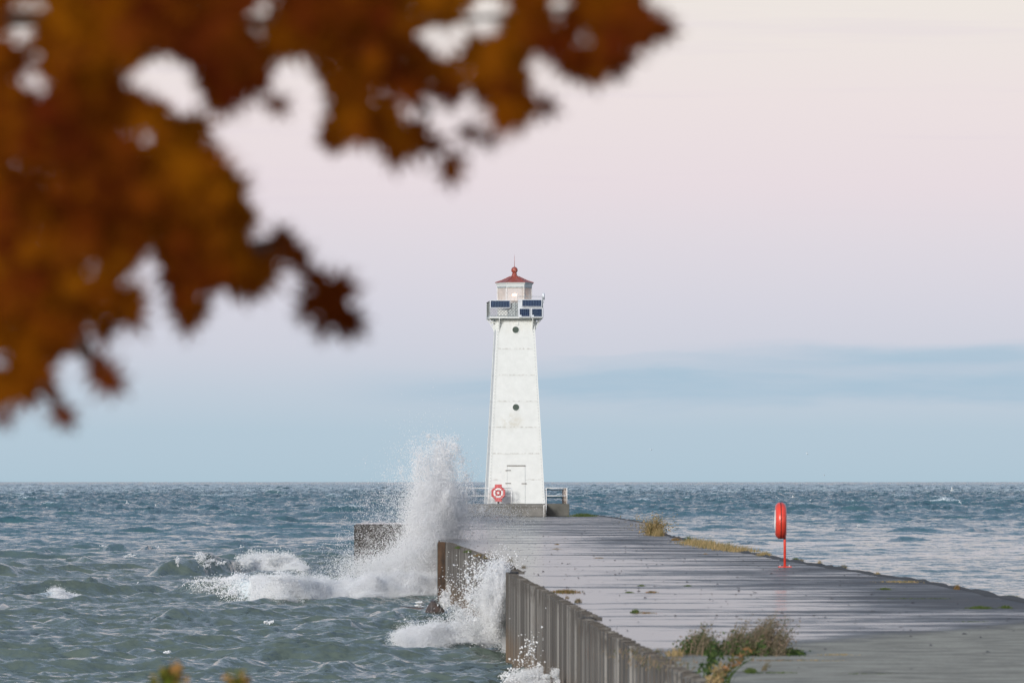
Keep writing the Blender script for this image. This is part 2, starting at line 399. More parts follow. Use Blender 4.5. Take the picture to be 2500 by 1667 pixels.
# ------------------------------------------------------------------ lake
def lake():
    kk = 2600.0
    ys = [18.0]
    while ys[-1] < 95: ys.append(ys[-1] * 1.012)
    while ys[-1] < 320: ys.append(ys[-1] * (1 + 1 / 1100))
    while ys[-1] < 6000: ys.append(ys[-1] * (1 + 1 / 750))
    while ys[-1] < 26000: ys.append(ys[-1] * 1.004)
    ys = np.array(ys)
    th = [0.0]
    while th[-1] < .105: th.append(th[-1] + 1 / kk)
    while th[-1] < 2.2: th.append(th[-1] + max(1 / kk, (th[-1] - .10) * .08))
    th = np.array(th); th = np.concatenate([-th[:0:-1], th])
    nx, ny = len(th), len(ys)
    YY, TT = np.meshgrid(ys, th, indexing='ij')
    XX = YY * TT
    spx = YY * np.gradient(th)[None, :]; spy = np.gradient(ys)[:, None] * np.ones_like(TT)
    sp = np.maximum(spx, spy)
    x = XX.ravel(); y = YY.ravel(); sp = sp.ravel()
    # lee of the pier: sheltered, calmer water on the right
    px_ = 1250 + F * x / y
    ss = lambda v, a, b: np.clip((v - a) / (b - a), 0, 1) ** 2 * (3 - 2 * np.clip((v - a) / (b - a), 0, 1))
    lee = ss(x, 3, 14) * (1 - ss(y, 170, 900))
    far = ss(y, 260, 420)
    amp = (1 - .66 * lee)
    dxx = np.zeros_like(x); dyy = np.zeros_like(x); z = np.zeros_like(x)
    rg = np.random.default_rng(5)
    N = 120
    lam = np.exp(np.linspace(math.log(.36), math.log(26), N)); 
    warp = 1.6 * np.sin(x * .11 + y * .035) + 1.3 * np.sin(y * .083 - x * .05 + 1.7)
    # groups of higher and lower waves
    grp = .75 + .45 * np.sin(x * .21 + y * .061 + 1.0) * np.sin(y * .135 - x * .09) + .25 * np.sin(x * .5 - y * .19)
    for i, L in enumerate(lam):
        a0 = math.radians(-62 + rg.normal() * (24 if L > 4 else 42))
        cx, cy = math.cos(a0), math.sin(a0)
        k = 2 * math.pi / L
        st = .062 if L < .9 else (.046 if L < 2.2 else (.034 if L < 3.5 else (.044 if L < 9 else .027)))
        a = st / k * rg.uniform(.6, 1.4)
        wgt = np.clip((L / sp - 2.0) / 2.0, 0, 1) * (np.clip((y - 250) / 600, .12, 1) if L > 11 else 1)
        if wgt.max() <= 0: continue
        ph = k * (cx * x + cy * y + (warp if L > 3 else 0)) + rg.uniform(0, 6.28)
        sel = a * wgt * amp * (grp if L > 2 else 1)
        sn = np.sin(ph); z += sel * np.cos(ph)
        dxx -= .95 * sel * cx * sn; dyy -= .95 * sel * cy * sn
    rn = rg.normal(size=(ny, nx)); rn = rn[:, :-5] + rn[:, 1:-4] + rn[:, 2:-3] + rn[:, 3:-2] + rn[:, 4:-1] + rn[:, 5:]
    rn = np.pad(rn, ((0, 0), (2, 3)), mode='edge').ravel() / 2.45
    z += rn * np.minimum(sp, 3.2) * (.12 + .05 * ss(y, 600, 2500)) * ss(y, 200, 900) * (1 - .6 * lee)
    foam = ss(z, .74, 1.08) * .85 * (1 - .8 * lee) * ss(y, 130, 250)
    # breaking swells: (px, py-at-base, height) knots along each crest, steep towards the viewer
    def ridge(kn, wf, wb, fo=1.0):
        nonlocal z, foam
        pts = [(PG(p, q, WL), h, f) for p, q, h, f in kn]
        kx = np.array([p.x for p, _, _ in pts]); ky = np.array([p.y for p, _, _ in pts])
        kh = np.array([h for _, h, _ in pts]); kf = np.array([f for _, _, f in pts])
        ins = (x > kx[0] - .01) & (x < kx[-1] + .01) & (np.abs(y - ky.mean()) < 30)
        xi, yi = x[ins], y[ins]
        d = yi - np.interp(xi, kx, ky) - .35 * np.sin(xi * 1.3) - .15 * np.sin(xi * 4.1 + 1)
        h = np.interp(xi, kx, kh) * (1 + .07 * np.sin(xi * 3.7 + 2) + .05 * np.sin(xi * 8.1))
        g = np.where(d < 0, np.exp(-(d / wf) ** 2), np.exp(-(d / wb) ** 2))
        z[ins] = z[ins] * (1 - .4 * g) + h * g
        f = np.interp(xi, kx, kf) * fo * np.where(d < .3, np.exp(-((d + .5) / 2.0) ** 2), np.exp(-((d - .3) / 1.0) ** 2))
        f = np.maximum(f, .50 * np.interp(xi, kx, kf) * np.exp(-((d + .6) / 4.2) ** 2) * (kh.max() > .45))
        foam[ins] = np.maximum(foam[ins], f)
    ridge([(350, 1410, .0, 0), (400, 1410, .75, 0), (500, 1409, .92, .1), (560, 1406, .75, .2), (620, 1400, .62, 1), (690, 1400, .66, 1), (730, 1404, .35, .8), (770, 1410, 0, .2)], 1.3, 2.6)
    for k_, (xa, xb, yb, hh) in enumerate(((80, 250, 1532, .30), (290, 430, 1604, .26), (-60, 110, 1498, .34), (590, 760, 1598, .28), (740, 900, 1640, .22), (40, 210, 1652, .24), (250, 380, 1560, .26), (850, 1010, 1618, .24),
                                         (130, 260, 1378, .42), (230, 330, 1350, .45), (330, 400, 1346, .40), (730, 830, 1350, .42), (30, 140, 1352, .40), (560, 640, 1500, .25), (620, 730, 1452, .0), (-40, 60, 1410, .4), (180, 300, 1428, .3), (430, 560, 1560, .26), (640, 760, 1560, .2), (900, 1000, 1508, .22),
                                         (1780, 1900, 1330, .30), (2150, 2300, 1322, .34), (2330, 2460, 1300, .36), (1560, 1640, 1292, .36), (2020, 2110, 1296, .3))):
        m_ = (xa + xb) / 2
        ridge([(xa, yb, 0, 0), (m_ - (xb - xa) * .15, yb - 1.5 * math.sin(k_), hh, 0), (m_ + (xb - xa) * .18, yb + 1.2 * math.cos(k_), hh * .8, 0), (xb, yb, 0, 0)], .8, 1.7)
    ridge([(330, 1462, 0, 0), (430, 1460, .5, .2), (520, 1462, .6, .4), (600, 1464, .62, 1), (700, 1470, .76, 1), (745, 1468, .70, .95), (800, 1464, .62, 1), (900, 1464, .72, 1), (1000, 1462, .72, 1), (1064, 1460, .66, 1), (1070, 1460, .6, 1)], 1.2, 3.0)
    ridge([(930, 1592, 0, 0), (985, 1588, .25, .8), (1050, 1584, .42, 1), (1140, 1578, .55, 1), (1225, 1572, .7, 1), (1246, 1570, .6, 1)], .9, 2.4)
    ridge([(60, 1462, 0, 0), (90, 1460, .2, .6), (150, 1460, .3, .9), (190, 1458, .2, .8), (215, 1458, 0, 0)], .8, 1.6)
    ridge([(690, 1548, 0, 0), (760, 1545, .32, .0), (860, 1545, .36, .05), (940, 1542, 0, 0)], .9, 1.8)
    ridge([(370, 1528, 0, 0), (430, 1525, .36, .0), (480, 1524, .34, .2), (520, 1524, .0, 0)], .9, 1.8)
    ridge([(500, 1640, 0, 0), (550, 1636, .26, .12), (600, 1634, .2, .2), (660, 1632, 0, 0)], .7, 1.5)
    ridge([(1085, 1500, .1, .4), (1110, 1500, .25, .5), (1150, 1500, .2, .4)], .9, 2)
    turbid = (1 - ss(y, 240, 420) * .85) * (1 - .5 * ss(x, 2, 14)) + .15
    V = np.stack([x + dxx, y + dyy, WL + z], 1)
    i0 = (np.arange(ny - 1)[:, None] * nx + np.arange(nx - 1)[None, :]).ravel()
    Fc = np.stack([i0, i0 + 1, i0 + nx + 1, i0 + nx], 1)
    o = npmesh('water', V, Fc, M_WATER, None, True, {'foam': foam, 'turbid': turbid, 'calm': lee})
    o['kind'] = 'structure'
    return V, foam, nx, ny
WV, WF, _, _ = lake()
sel = (WV[:, 1] < 700) & (np.abs(WV[:, 0]) < 60) & (WV[:, 1] > 100)
WVn, WFn = WV[sel], WF[sel]

# ------------------------------------------------------------------ spray and foam (drops as tiny solids)
def drops(name, C, r, label, cat='splash', parent=None):
    n = len(C); rg = np.random.default_rng(n)
    q = rg.normal(size=(n, 4)); q /= np.linalg.norm(q, axis=1)[:, None]
    a, b_, c_, d_ = q.T
    Rm = np.stack([np.stack([1 - 2 * (c_ ** 2 + d_ ** 2), 2 * (b_ * c_ - d_ * a), 2 * (b_ * d_ + c_ * a)], 1),
                   np.stack([2 * (b_ * c_ + d_ * a), 1 - 2 * (b_ ** 2 + d_ ** 2), 2 * (c_ * d_ - b_ * a)], 1),
                   np.stack([2 * (b_ * d_ - c_ * a), 2 * (c_ * d_ + b_ * a), 1 - 2 * (b_ ** 2 + c_ ** 2)], 1)], 1)
    T = np.array([[1, 1, 1], [-1, -1, 1], [-1, 1, -1], [1, -1, -1]]) / math.sqrt(3)
    V = np.einsum('nij,kj->nki', Rm, T) * np.asarray(r)[:, None, None] + C[:, None, :]
    Fc = np.array([[0, 1, 2], [0, 3, 1], [0, 2, 3], [1, 3, 2]])
    Fa = (np.arange(n)[:, None, None] * 4 + Fc[None]).reshape(-1, 3)
    o = npmesh(name, V.reshape(-1, 3), Fa, M_SPRAY, parent, False)
    if parent is None: tag(o, label, cat, None, 'stuff')
    return o
def blob(px, py, Y, sx, sy, sd, n, r0, r1, pw=2.0, clump=0, cut=None):
    """a gaussian puff of drops at distance Y; sx, sy in photo pixels at that distance, sd metres of depth"""
    c = P(px, py, Y); k = Y / F
    g = RN.normal(size=(n, 3))
    if clump:
        cc = RN.normal(size=(clump, 3)) * .95; id_ = RN.integers(0, clump, n)
        g = cc[id_] + g * .32 * RN.uniform(.4, 1.6, clump)[id_][:, None]
    C = np.array(c)[None] + g * np.array([sx * k, sd, sy * k])[None]
    r = r0 + (r1 - r0) * RN.random(n) ** pw
    if cut is not None:
        m = cut(C); C, r = C[m], r[m]
    return C, r
def gather(bl):
    return np.concatenate([c for c, _ in bl]), np.concatenate([r for _, r in bl])
# the tall plume thrown up behind the far wall corner
up = lambda C: (C[:, 2] > WL)
B = [blob(1038, 1290, 216, 25, 50, 1.0, 90000, .008, .022, cut=up), blob(1020, 1375, 215, 34, 32, 1.0, 90000, .008, .022, cut=up),
     blob(1058, 1235, 217, 25, 32, 1.0, 52000, .008, .020, clump=60), blob(1070, 1160, 217, 27, 38, 1.0, 15000, .009, .026, clump=90),
     blob(1080, 1210, 217, 22, 26, 1.0, 22000, .008, .02, clump=40),
     blob(1086, 1098, 217, 20, 20, .8, 3600, .010, .03, clump=50), blob(1034, 1160, 217, 24, 46, 1.0, 5500, .010, .03, clump=90),
     blob(1106, 1195, 218, 28, 45, 1.0, 6500, .010, .03, clump=60), blob(1090, 1270, 218, 24, 34, 1.0, 46000, .008, .02),
     blob(985, 1395, 215, 44, 18, 1.0, 42000, .008, .022, cut=up), blob(930, 1392, 215, 50, 22, 1.2, 20000, .009, .024, cut=up),
     blob(905, 1350, 216, 52, 40, 1.4, 3600, .009, .022, cut=up, clump=200), blob(985, 1250, 217, 42, 55, 1.3, 4200, .009, .024, clump=300),
     blob(945, 1240, 218, 60, 45, 1.5, 1700, .009, .02), blob(1040, 1130, 217, 48, 55, 1.5, 2200, .009, .022),
     blob(1148, 1240, 220, 34, 34, 1.4, 3800, .009, .022, cut=lambda C: C[:, 2] > .02),
     blob(1190, 1262, 222, 48, 18, 1.6, 4200, .009, .022, cut=lambda C: C[:, 2] > .02),
     blob(860, 1385, 215, 40, 18, 1.2, 1800, .009, .02, cut=up)]
C, r = gather(B)
drops('wave_plume', C, r, 'tall white plume of spray bursting up beside the far corner of the pier')
# slap of water up the recess between the two walls
B = [blob(1212, 1500, 141, 19, 42, .8, 110000, .005, .013, clump=80), blob(1222, 1430, 141, 11, 30, .6, 42000, .005, .013, clump=70), blob(1216, 1470, 141, 14, 40, .7, 2500, .01, .03, clump=70),
     blob(1205, 1400, 141, 18, 22, .6, 2600, .007, .022, clump=80), blob(1176, 1455, 142, 24, 38, .7, 2300, .012, .036, clump=100),
     blob(1165, 1520, 144, 34, 24, .8, 16000, .006, .018, clump=60), blob(1140, 1440, 143, 34, 40, .8, 350, .012, .030),
     blob(1230, 1385, 141, 22, 22, .6, 320, .012, .028)]
C, r = gather(B); m_ = (C[:, 2] > WL) & ~((C[:, 1] < 134.9) & (C[:, 0] > -.3))
drops('wave_splash', C[m_], r[m_], 'ragged white splash climbing the sheet pile wall in the middle of the pier')
B = [blob(1340, 1658, 108, 34, 14, .5, 26000, .005, .015, clump=60), blob(1395, 1655, 100, 22, 11, .3, 14000, .005, .015, clump=40), blob(1350, 1650, 108, 34, 16, .5, 900, .012, .035, clump=60),
     blob(1322, 1605, 112, 34, 26, .5, 420, .012, .042, clump=120), blob(1380, 1570, 106, 50, 45, .4, 110, .012, .034), blob(1260, 1660, 118, 20, 12, .4, 1200, .012, .04, clump=40)]
C, r = gather(B)
def wall_x(y): return np.interp(y, [64.4, 89.9, 90.2, 134.5, 136, 203], [1.9, 1.10, 1.25, -.1, .35, -2.6])
m_ = (C[:, 2] > WL) & (C[:, 0] < wall_x(C[:, 1]) - .12)
drops('wave_splash', C[m_], r[m_], 'low splash flecking the near wall at the bottom edge of the photo')
B = [blob(1104, 1476, 189, 14, 16, .6, 20000, .007, .018, clump=60), blob(1110, 1450, 188, 14, 18, .5, 2200, .012, .034, clump=40)]
C, r = gather(B); m_ = (C[:, 2] > WL) & (C[:, 0] < wall_x(C[:, 1]) - .1)
drops('wave_splash', C[m_], r[m_], 'small white splash between the dark boulder and the ribbed wall')

def foam_on(name, boxes, label, n, r0, r1, lift, thr=.45):
    """whitewater: drops heaped on the lake surface wherever it is foaming inside the given world boxes"""
    x, y, z = WVn.T; w_ = np.zeros(len(WVn))
    for (xa, xb, ya, yb) in boxes:
        w_ = np.where((x > xa) & (x < xb) & (y > ya) & (y < yb), WFn, w_)
    w_ = np.clip(w_ - thr, 0, 1); ar = (y / 950) ** 2
    w_ = w_ * ar; w_ /= w_.sum()
    id_ = RN.choice(len(w_), n, p=w_); j = RN.normal(size=(n, 3))
    lf = np.abs(j[:, 2]) * lift * (.35 + .65 * (np.sin(x[id_] * 4.1 + y[id_] * 1.3) * np.sin(x[id_] * 1.7 - y[id_] * 2.2)) ** 2 * 1.8)
    C = np.stack([x[id_] + j[:, 0] * .12, y[id_] + j[:, 1] * .12, z[id_] + lf], 1)
    r = r0 + (r1 - r0) * RN.random(n) ** 2
    m_ = C[:, 0] < wall_x(C[:, 1]) - .05
    drops(name, C[m_], r[m_], label, 'foam')
bx = lambda p0, p1, q0, q1: (PG(p0, q1, WL).x, PG(p1, q1, WL).x, PG(0, q1, WL).y, PG(0, q0, WL).y)
foam_on('breaker_foam', [bx(560, 1090, 1445, 1492)], 'long roll of broken white water running up to the pier corner', 300000, .008, .020, .15)
foam_on('breaker_foam', [bx(400, 815, 1392, 1428)], 'heap of white foam on the wave crest behind the long breaker', 90000, .009, .022, .15)
foam_on('breaker_foam', [bx(330, 560, 1445, 1480)], 'thin lacy crest of foam on the left end of the long breaker', 6000, .012, .035, .10, .2)
foam_on('breaker_foam', [bx(930, 1250, 1555, 1600)], 'thick foam surging against the foot of the near wall', 260000, .005, .015, .13)
foam_on('whitecap', [bx(55, 220, 1440, 1480)], 'single white crest alone on the water near the left edge', 26000, .007, .018, .07, .35)
B = []
for px_, py_, sx_, sy_, n_ in ((668, 1366, 24, 8, 2400), (700, 1358, 12, 8, 300), (690, 1410, 22, 7, 2400), (600, 1368, 14, 8, 900), (500, 1365, 13, 8, 900), (434, 1372, 4, 7, 160), (540, 1376, 8, 6, 200), (640, 1345, 26, 9, 160), (678, 1335, 5, 8, 40)):
    B.append(blob(px_, py_, 250 if py_ < 1400 else 205, sx_, sy_, .5, int(n_ * 1.5), .010, .028, clump=max(6, n_ // 60)))
C, r = gather(B); drops('crest_spray', C, r, 'flecks of spray thrown up off the crests of the breaking waves', 'splash')
B = []
for px_, py_, sx_, sy_ in ((249, 1336, 7, 3), (316, 1357, 8, 2.5), (360, 1384, 5, 2.5), (337, 1430, 4, 4), (381, 1338, 3, 4), (459, 1508, 6, 4), (536, 1516, 13, 3), (578, 1515, 8, 4), (666, 1522, 9, 4), (398, 1596, 6, 4), (566, 1623, 11, 3), (756, 1334, 9, 3), (811, 1334, 7, 4), (790, 1373, 6, 2), (1060, 1492, 6, 2), (1035, 1478, 16, 6), (20, 1447, 8, 2), (590, 1338, 3, 4), (1040, 1560, 5, 2), (990, 1518, 6, 3), (1120, 1515, 7, 3), (1637, 1290, 7, 2), (1776, 1183, 5, 1), (1553, 1208, 6, 1.2), (2345, 1180, 7, 1), (2320, 1180, 6, 1), (735, 1182, 6, 1), (2020, 1217, 4, 1.2), (1545, 1206, 4, 1), (1980, 1283, 3, 1.5), (2094, 1283, 3, 2), (780, 1184, 8, 1), (2440, 1176, 5, .8)):
    Y_ = PG(px_, py_ + 5, WL).y
    B.append(blob(px_, py_, Y_, sx_, sy_, .5, int(14 * sx_ * sy_) + 40, .012, .04, clump=8))
C, r = gather(B); drops('whitecap', C, r, 'scattered small whitecaps and flecks of foam over the open lake', 'foam')

# ------------------------------------------------------------------ pier
LEFT = [(-2.6, 203.0), (-2.38, 202.6), (-.39, 155.0), (.12, 135.6), (-.10, 134.5), (1.25, 90.2), (1.08, 89.9), (1.90, 64.4), (2.9, 30), (3.3, -8)]
FARL = [(-3.6, 374), (-3.4, 298.0), (-7.9, 298.0), (-7.9, 285.0), (-3.3, 285.0)]
RIGHT = [(11.6, -8), (11.0, 30), (10.3, 70), (9.62, 95), (9.45, 105), (9.1, 125), (8.5, 138), (8.05, 149), (7.45, 172), (6.75, 198), (6.35, 236), (6.7, 262), (7.2, 300), (6.2, 345), (5.2, 374)]
def jitter_line(pts, step, amp):
    out = []
    for (x0, y0), (x1, y1) in zip(pts[:-1], pts[1:]):
        n = max(1, int(math.hypot(x1 - x0, y1 - y0) / step))
        for i in range(n):
            t_ = i / n; out.append((x0 + (x1 - x0) * t_ + R.uniform(-amp, amp), y0 + (y1 - y0) * t_))
    out.append(pts[-1]); return out
RJ = jitter_line(RIGHT, 1.3, .07)
pier = empty('pier', (3, 100, 0), 'long wet concrete pier with a ribbed sheet pile side leading to the lighthouse', 'pier')
import bmesh
bm = bmesh.new()
ring = FARL + LEFT + RJ
vs = [bm.verts.new((x, y, 0)) for x, y in ring]; fc = bm.faces.new(vs); bmesh.ops.triangulate(bm, faces=[fc])
bmesh.ops.recalc_face_normals(bm, faces=bm.faces)
if sum(f.normal.z for f in bm.faces) < 0: bmesh.ops.reverse_faces(bm, faces=bm.faces)
me = bpy.data.meshes.new('deck'); bm.to_mesh(me); bm.free(); link('deck', me, M_DECK, pier)
# right side: broken dark edge
q = MB()
v = []; f = []
for i, (x, y) in enumerate(RJ):
    hi_ = R.uniform(.01, .06)
    v += [(x - .22 + R.uniform(-.06, .06), y, .004), (x, y, hi_), (x + .12, y, -.05), (x + .35, y, -2.9)]
for i in range(len(RJ) - 1):
    for k in range(3): f.append((i * 4 + k, i * 4 + k + 1, i * 4 + k + 5, i * 4 + k + 4))
q.add(v, f); q.build('edge_stones', M_EDGE, pier)
# left side ribbed steel wall
def ribbed(pts, seed, pitch=.90, depth=.18, lean=0):
    rr = random.Random(seed); verts = []; faces = []; tone = []
    for (x0, y0), (x1, y1) in zip(pts[:-1], pts[1:]):
        d = Vector((x1 - x0, y1 - y0, 0)); Ln = d.length; d.normalize(); nrm = Vector((d.y, -d.x, 0))
        if nrm.x > 0: nrm = -nrm
        s_ = 0
        while s_ < Ln - .02:
            p = min(pitch * rr.uniform(.75, 1.3), Ln - s_)
            tn = rr.random() ** 1.5; ln = rr.uniform(-.10, .10) * (3 if rr.random() < .12 else 1)
            cut = [(0, 0), (.10, 1), (.50, 1), (.60, 0), (1.0, 0)]
            top = .035 + rr.uniform(-.012, .012)
            for (a, da), (b_, db) in zip(cut[:-1], cut[1:]):
                A = Vector((x0, y0, 0)) + d * (s_ + a * p) + nrm * depth * (da - 1)
                Bv = Vector((x0, y0, 0)) + d * (s_ + b_ * p) + nrm * depth * (db - 1)
                k = len(verts); sh_ = d * ln
                verts += [tuple(A + Vector((0, 0, top))), tuple(Bv + Vector((0, 0, top))), tuple(Bv + sh_ + Vector((0, 0, -3.4))), tuple(A + sh_ + Vector((0, 0, -3.4)))]
                faces.append((k, k + 1, k + 2, k + 3)); tone += [min(1, tn * rr.uniform(.2, 1.3))] * 4
            s_ += p
    return np.array(verts), np.array(faces), np.array(tone)
for sd_, pts in ((3, LEFT[1:4]), (4, LEFT[4:6]), (5, LEFT[6:])):
    V, Fc, tn = ribbed(pts, sd_)
    npmesh('sheet_pile_wall', V, Fc, M_PILE, pier, False, {'pile': tn})
def plate(name, a, b_, mt, z0=.05, z1=-3.4, th=.08):
    a = Vector((*a, 0)); b_ = Vector((*b_, 0)); mid = (a + b_) / 2; d = b_ - a
    MB().box((mid.x, mid.y, (z0 + z1) / 2), (d.length, th, z0 - z1), math.atan2(d.y, d.x)).build(name, mt, pier, bevel=.01)
plate('end_plate', (-2.62, 202.35), (-2.36, 202.25), M_RUST)
plate('end_plate', (.12, 135.7), (-.11, 134.5), M_PILE)
plate('end_plate', (1.27, 90.3), (1.06, 89.9), M_PILE)
# far left flank behind the plume, and far end
q = MB()
fl = [(-2.6, 203.0), (-3.3, 285.0)]
q.box((-2.95, 244, -1.72), (.12, 82.0, 3.4), math.atan2(.7, 82)); q.build('side_wall', M_SPUR, pier)
MB().box((.9, 374.05, -1.72), (9.2, .1, 3.4)).build('end_wall', M_SPUR, pier)
MB().box((-3.5, 336, -1.72), (.1, 76, 3.4)).build('side_wall', M_SPUR, pier)
spur = empty('concrete_spur', (-5.6, 291, -2.2), 'dark square concrete spur jutting left from the pier behind the spray', 'breakwater')
MB().box((-5.62, 291.5, -1.72), (4.58, 13.0, 3.5)).build('block', M_SPUR, spur, bevel=.06)
MB().box((-5.62, 291.5, .045), (4.4, 12.8, .02)).build('top_slab', M_DECK, spur)

# ------------------------------------------------------------------ shore (below the frame)
q = MB(); v = []; f = []
gx = [-60, -30, -14, -6, -2, 1, 3.0]; gy = [-60, -20, 0, 10, 20, 30, 45, 60, 75]
for y_ in gy:
    for x_ in gx:
        z_ = -.35 if y_ < 20 else max(-3.2, -.35 - (y_ - 20) * .055)
        v.append((x_ + R.uniform(-.5, .5) * (x_ < 2), y_, z_ + R.uniform(-.12, .12)))
for j in range(len(gy) - 1):
    for i in range(len(gx) - 1): a = j * len(gx) + i; f.append((a, a + 1, a + 1 + len(gx), a + len(gx)))
q.add(v, f); o = q.build('ground', simple('shore_ground', (.07, .075, .035), .95, 0, .4, 1.5, .5, None, (.05, .04, .025)), None, True); o['kind'] = 'structure'
q = MB().add([(11.8, -60, -.4), (70, -60, -.4), (70, 30, -.4), (11.4, 30, -.4), (11.0, 60, -3.2), (60, 60, -3.2)], [(0, 1, 2, 3), (3, 2, 5, 4)])
o = q.build('ground', bpy.data.materials['shore_ground']); o['kind'] = 'structure'
q = MB().add([(-60, -60, -.45), (70, -60, -.45), (70, -8, -.45), (-60, -8, -.45)], [(0, 1, 2, 3)])
o = q.build('ground', bpy.data.materials['shore_ground']); o['kind'] = 'structure'

# ------------------------------------------------------------------ lighthouse
LX, LY = (1256 - 1250) / F * 359, 359.0
YAW = math.radians(3.6); RZ = Matrix.Rotation(YAW, 3, 'Z')
BZ = .80
def lz(py): return EYE - (py - 1174.5) / F * 357.2
def lx(px): return (px - 1257.5) / F * 357.2
def LT(mb):      # turn lighthouse-local points into world
    mb.v = [tuple(RZ @ Vector(p) + Vector((LX, LY, 0))) for p in mb.v]; return mb
lh = empty('lighthouse', (LX, LY, BZ), 'tall white square lighthouse with a red roof at the end of the pier', 'lighthouse')
ZT = lz(777); H0, H1 = 1.80, 1.17
def hw(z): return H0 + (H1 - H0) * (z - BZ) / (ZT - BZ)
q = MB()
q.add([(sx * H0, sy * H0, BZ) for sx, sy in ((-1, -1), (1, -1), (1, 1), (-1, 1))] + [(sx * H1, sy * H1, ZT) for sx, sy in ((-1, -1), (1, -1), (1, 1), (-1, 1))],
      [(0, 1, 5, 4), (1, 2, 6, 5), (2, 3, 7, 6), (3, 0, 4, 7), (4, 5, 6, 7), (3, 2, 1, 0)])
tower = LT(q).build('tower', M_TOWER, lh)
# corner angle irons, a little proud of the plates, with rivets
for sx, sy in ((-1, -1), (1, -1), (1, 1), (-1, 1)):
    q = MB()
    for ax in (0, 1):
        vs = []
        for z_ in (BZ, ZT):
            h = hw(z_); o_ = .018; wd = .15
            if ax == 0: pr = [(sx * (h - wd), sy * (h + o_)), (sx * (h + o_), sy * (h + o_)), (sx * (h + o_), sy * (h - .01)), (sx * (h - wd), sy * (h - .01))]
            else: pr = [(sx * (h + o_ + .001), sy * (h - wd)), (sx * (h + o_ + .001), sy * (h + o_ - .002)), (sx * (h - .01), sy * (h + o_ - .002)), (sx * (h - .01), sy * (h - wd))]
            vs += [(x, y, z_ - (0 if z_ == ZT else 0)) for x, y in pr]
        q.add(vs, [(0, 1, 5, 4), (1, 2, 6, 5), (2, 3, 7, 6), (3, 0, 4, 7)])
    LT(q).build('corner_strip', M_WHITE, lh)
q = MB()
for sx in (-1, 1):
    z_ = BZ + .2
    while z_ < ZT - .1:
        q.lathe([(0.0, .0), (.016, -.0), (.022, .012), (.012, .02)][::-1], (sx * (hw(z_) - .09), -hw(z_) - .030, z_), 5, Matrix.Rotation(math.pi / 2, 3, 'X')); z_ += .2
LT(q).build('rivets', M_GALV, lh)
# plate laps
for py in (852, 916, 980, 1043, 1107):
    z_ = lz(py); h = hw(z_)
    LT(MB().box((0, 0, z_), (2 * h + .018, 2 * h + .018, .05))).build('plate_lap', M_TOWER, lh)
tl_ = (H0 - H1) / (ZT - BZ); MT = Matrix.Rotation(-math.atan(tl_), 3, 'X')
def on_face(x, z, out=0.0): return Vector((x, -hw(z) - out, z))
for py in (804.5, 994):
    z_ = lz(py)
    Mx = MT @ Matrix.Rotation(math.pi / 2, 3, 'X')
    fr = LT(MB().lathe([(.245, -.02), (.245, .03), (.205, .03), (.205, -.02)], on_face(0, z_), 28, Mx)).build('porthole', M_WHITE, lh)
    LT(MB().lathe([(.206, .012), (.10, .014), (.001, .014)], on_face(0, z_), 28, Mx)).build('pane', M_PORT, fr)
# door
dx0, dx1 = lx(1236), lx(1279); dz1 = lz(1137)
def facequad(x0, x1, z0, z1, out, th):
    vs = [on_face(x, z, o_) for o_ in (out - th, out) for x, z in ((x0, z0), (x1, z0), (x1, z1), (x0, z1))]
    return LT(MB().add(vs, [(4, 5, 6, 7), (0, 3, 2, 1), (0, 1, 5, 4), (1, 2, 6, 5), (2, 3, 7, 6), (3, 0, 4, 7)]))
door = facequad(dx0, dx1, BZ + .04, dz1 - .02, .022, .05).build('door', M_WHITE, lh)
facequad(dx0 - .03, dx1 + .03, dz1, dz1 + .04, .06, .08).build('lintel', M_DARK, lh)
facequad(dx1 + .002, dx1 + .022, BZ + .04, dz1 - .02, .012, .03).build('door_gap', M_GALV, lh)
facequad(dx0 - .016, dx0 - .002, BZ + .04, dz1 - .02, .006, .02).build('door_gap', M_GALV, lh)
for py in (1148, 1179.5):
    facequad(dx0 - .12, dx0 + .22, lz(py) - .02, lz(py) + .02, .045, .04).build('hinge', M_DARK, door)
facequad(dx1 - .22, dx1 + .10, lz(1180) - .02, lz(1180) + .02, .05, .04).build('handle', M_DARK, door)
facequad(lx(1219), lx(1270), lz(1106.5) - .01, lz(1106.5) + .012, .03, .03).build('drip_strip', M_WHITE, lh)
facequad(lx(1255), lx(1264.5), lz(793), lz(786.5), .05, .06).build('junction_box', M_WHITE, lh)
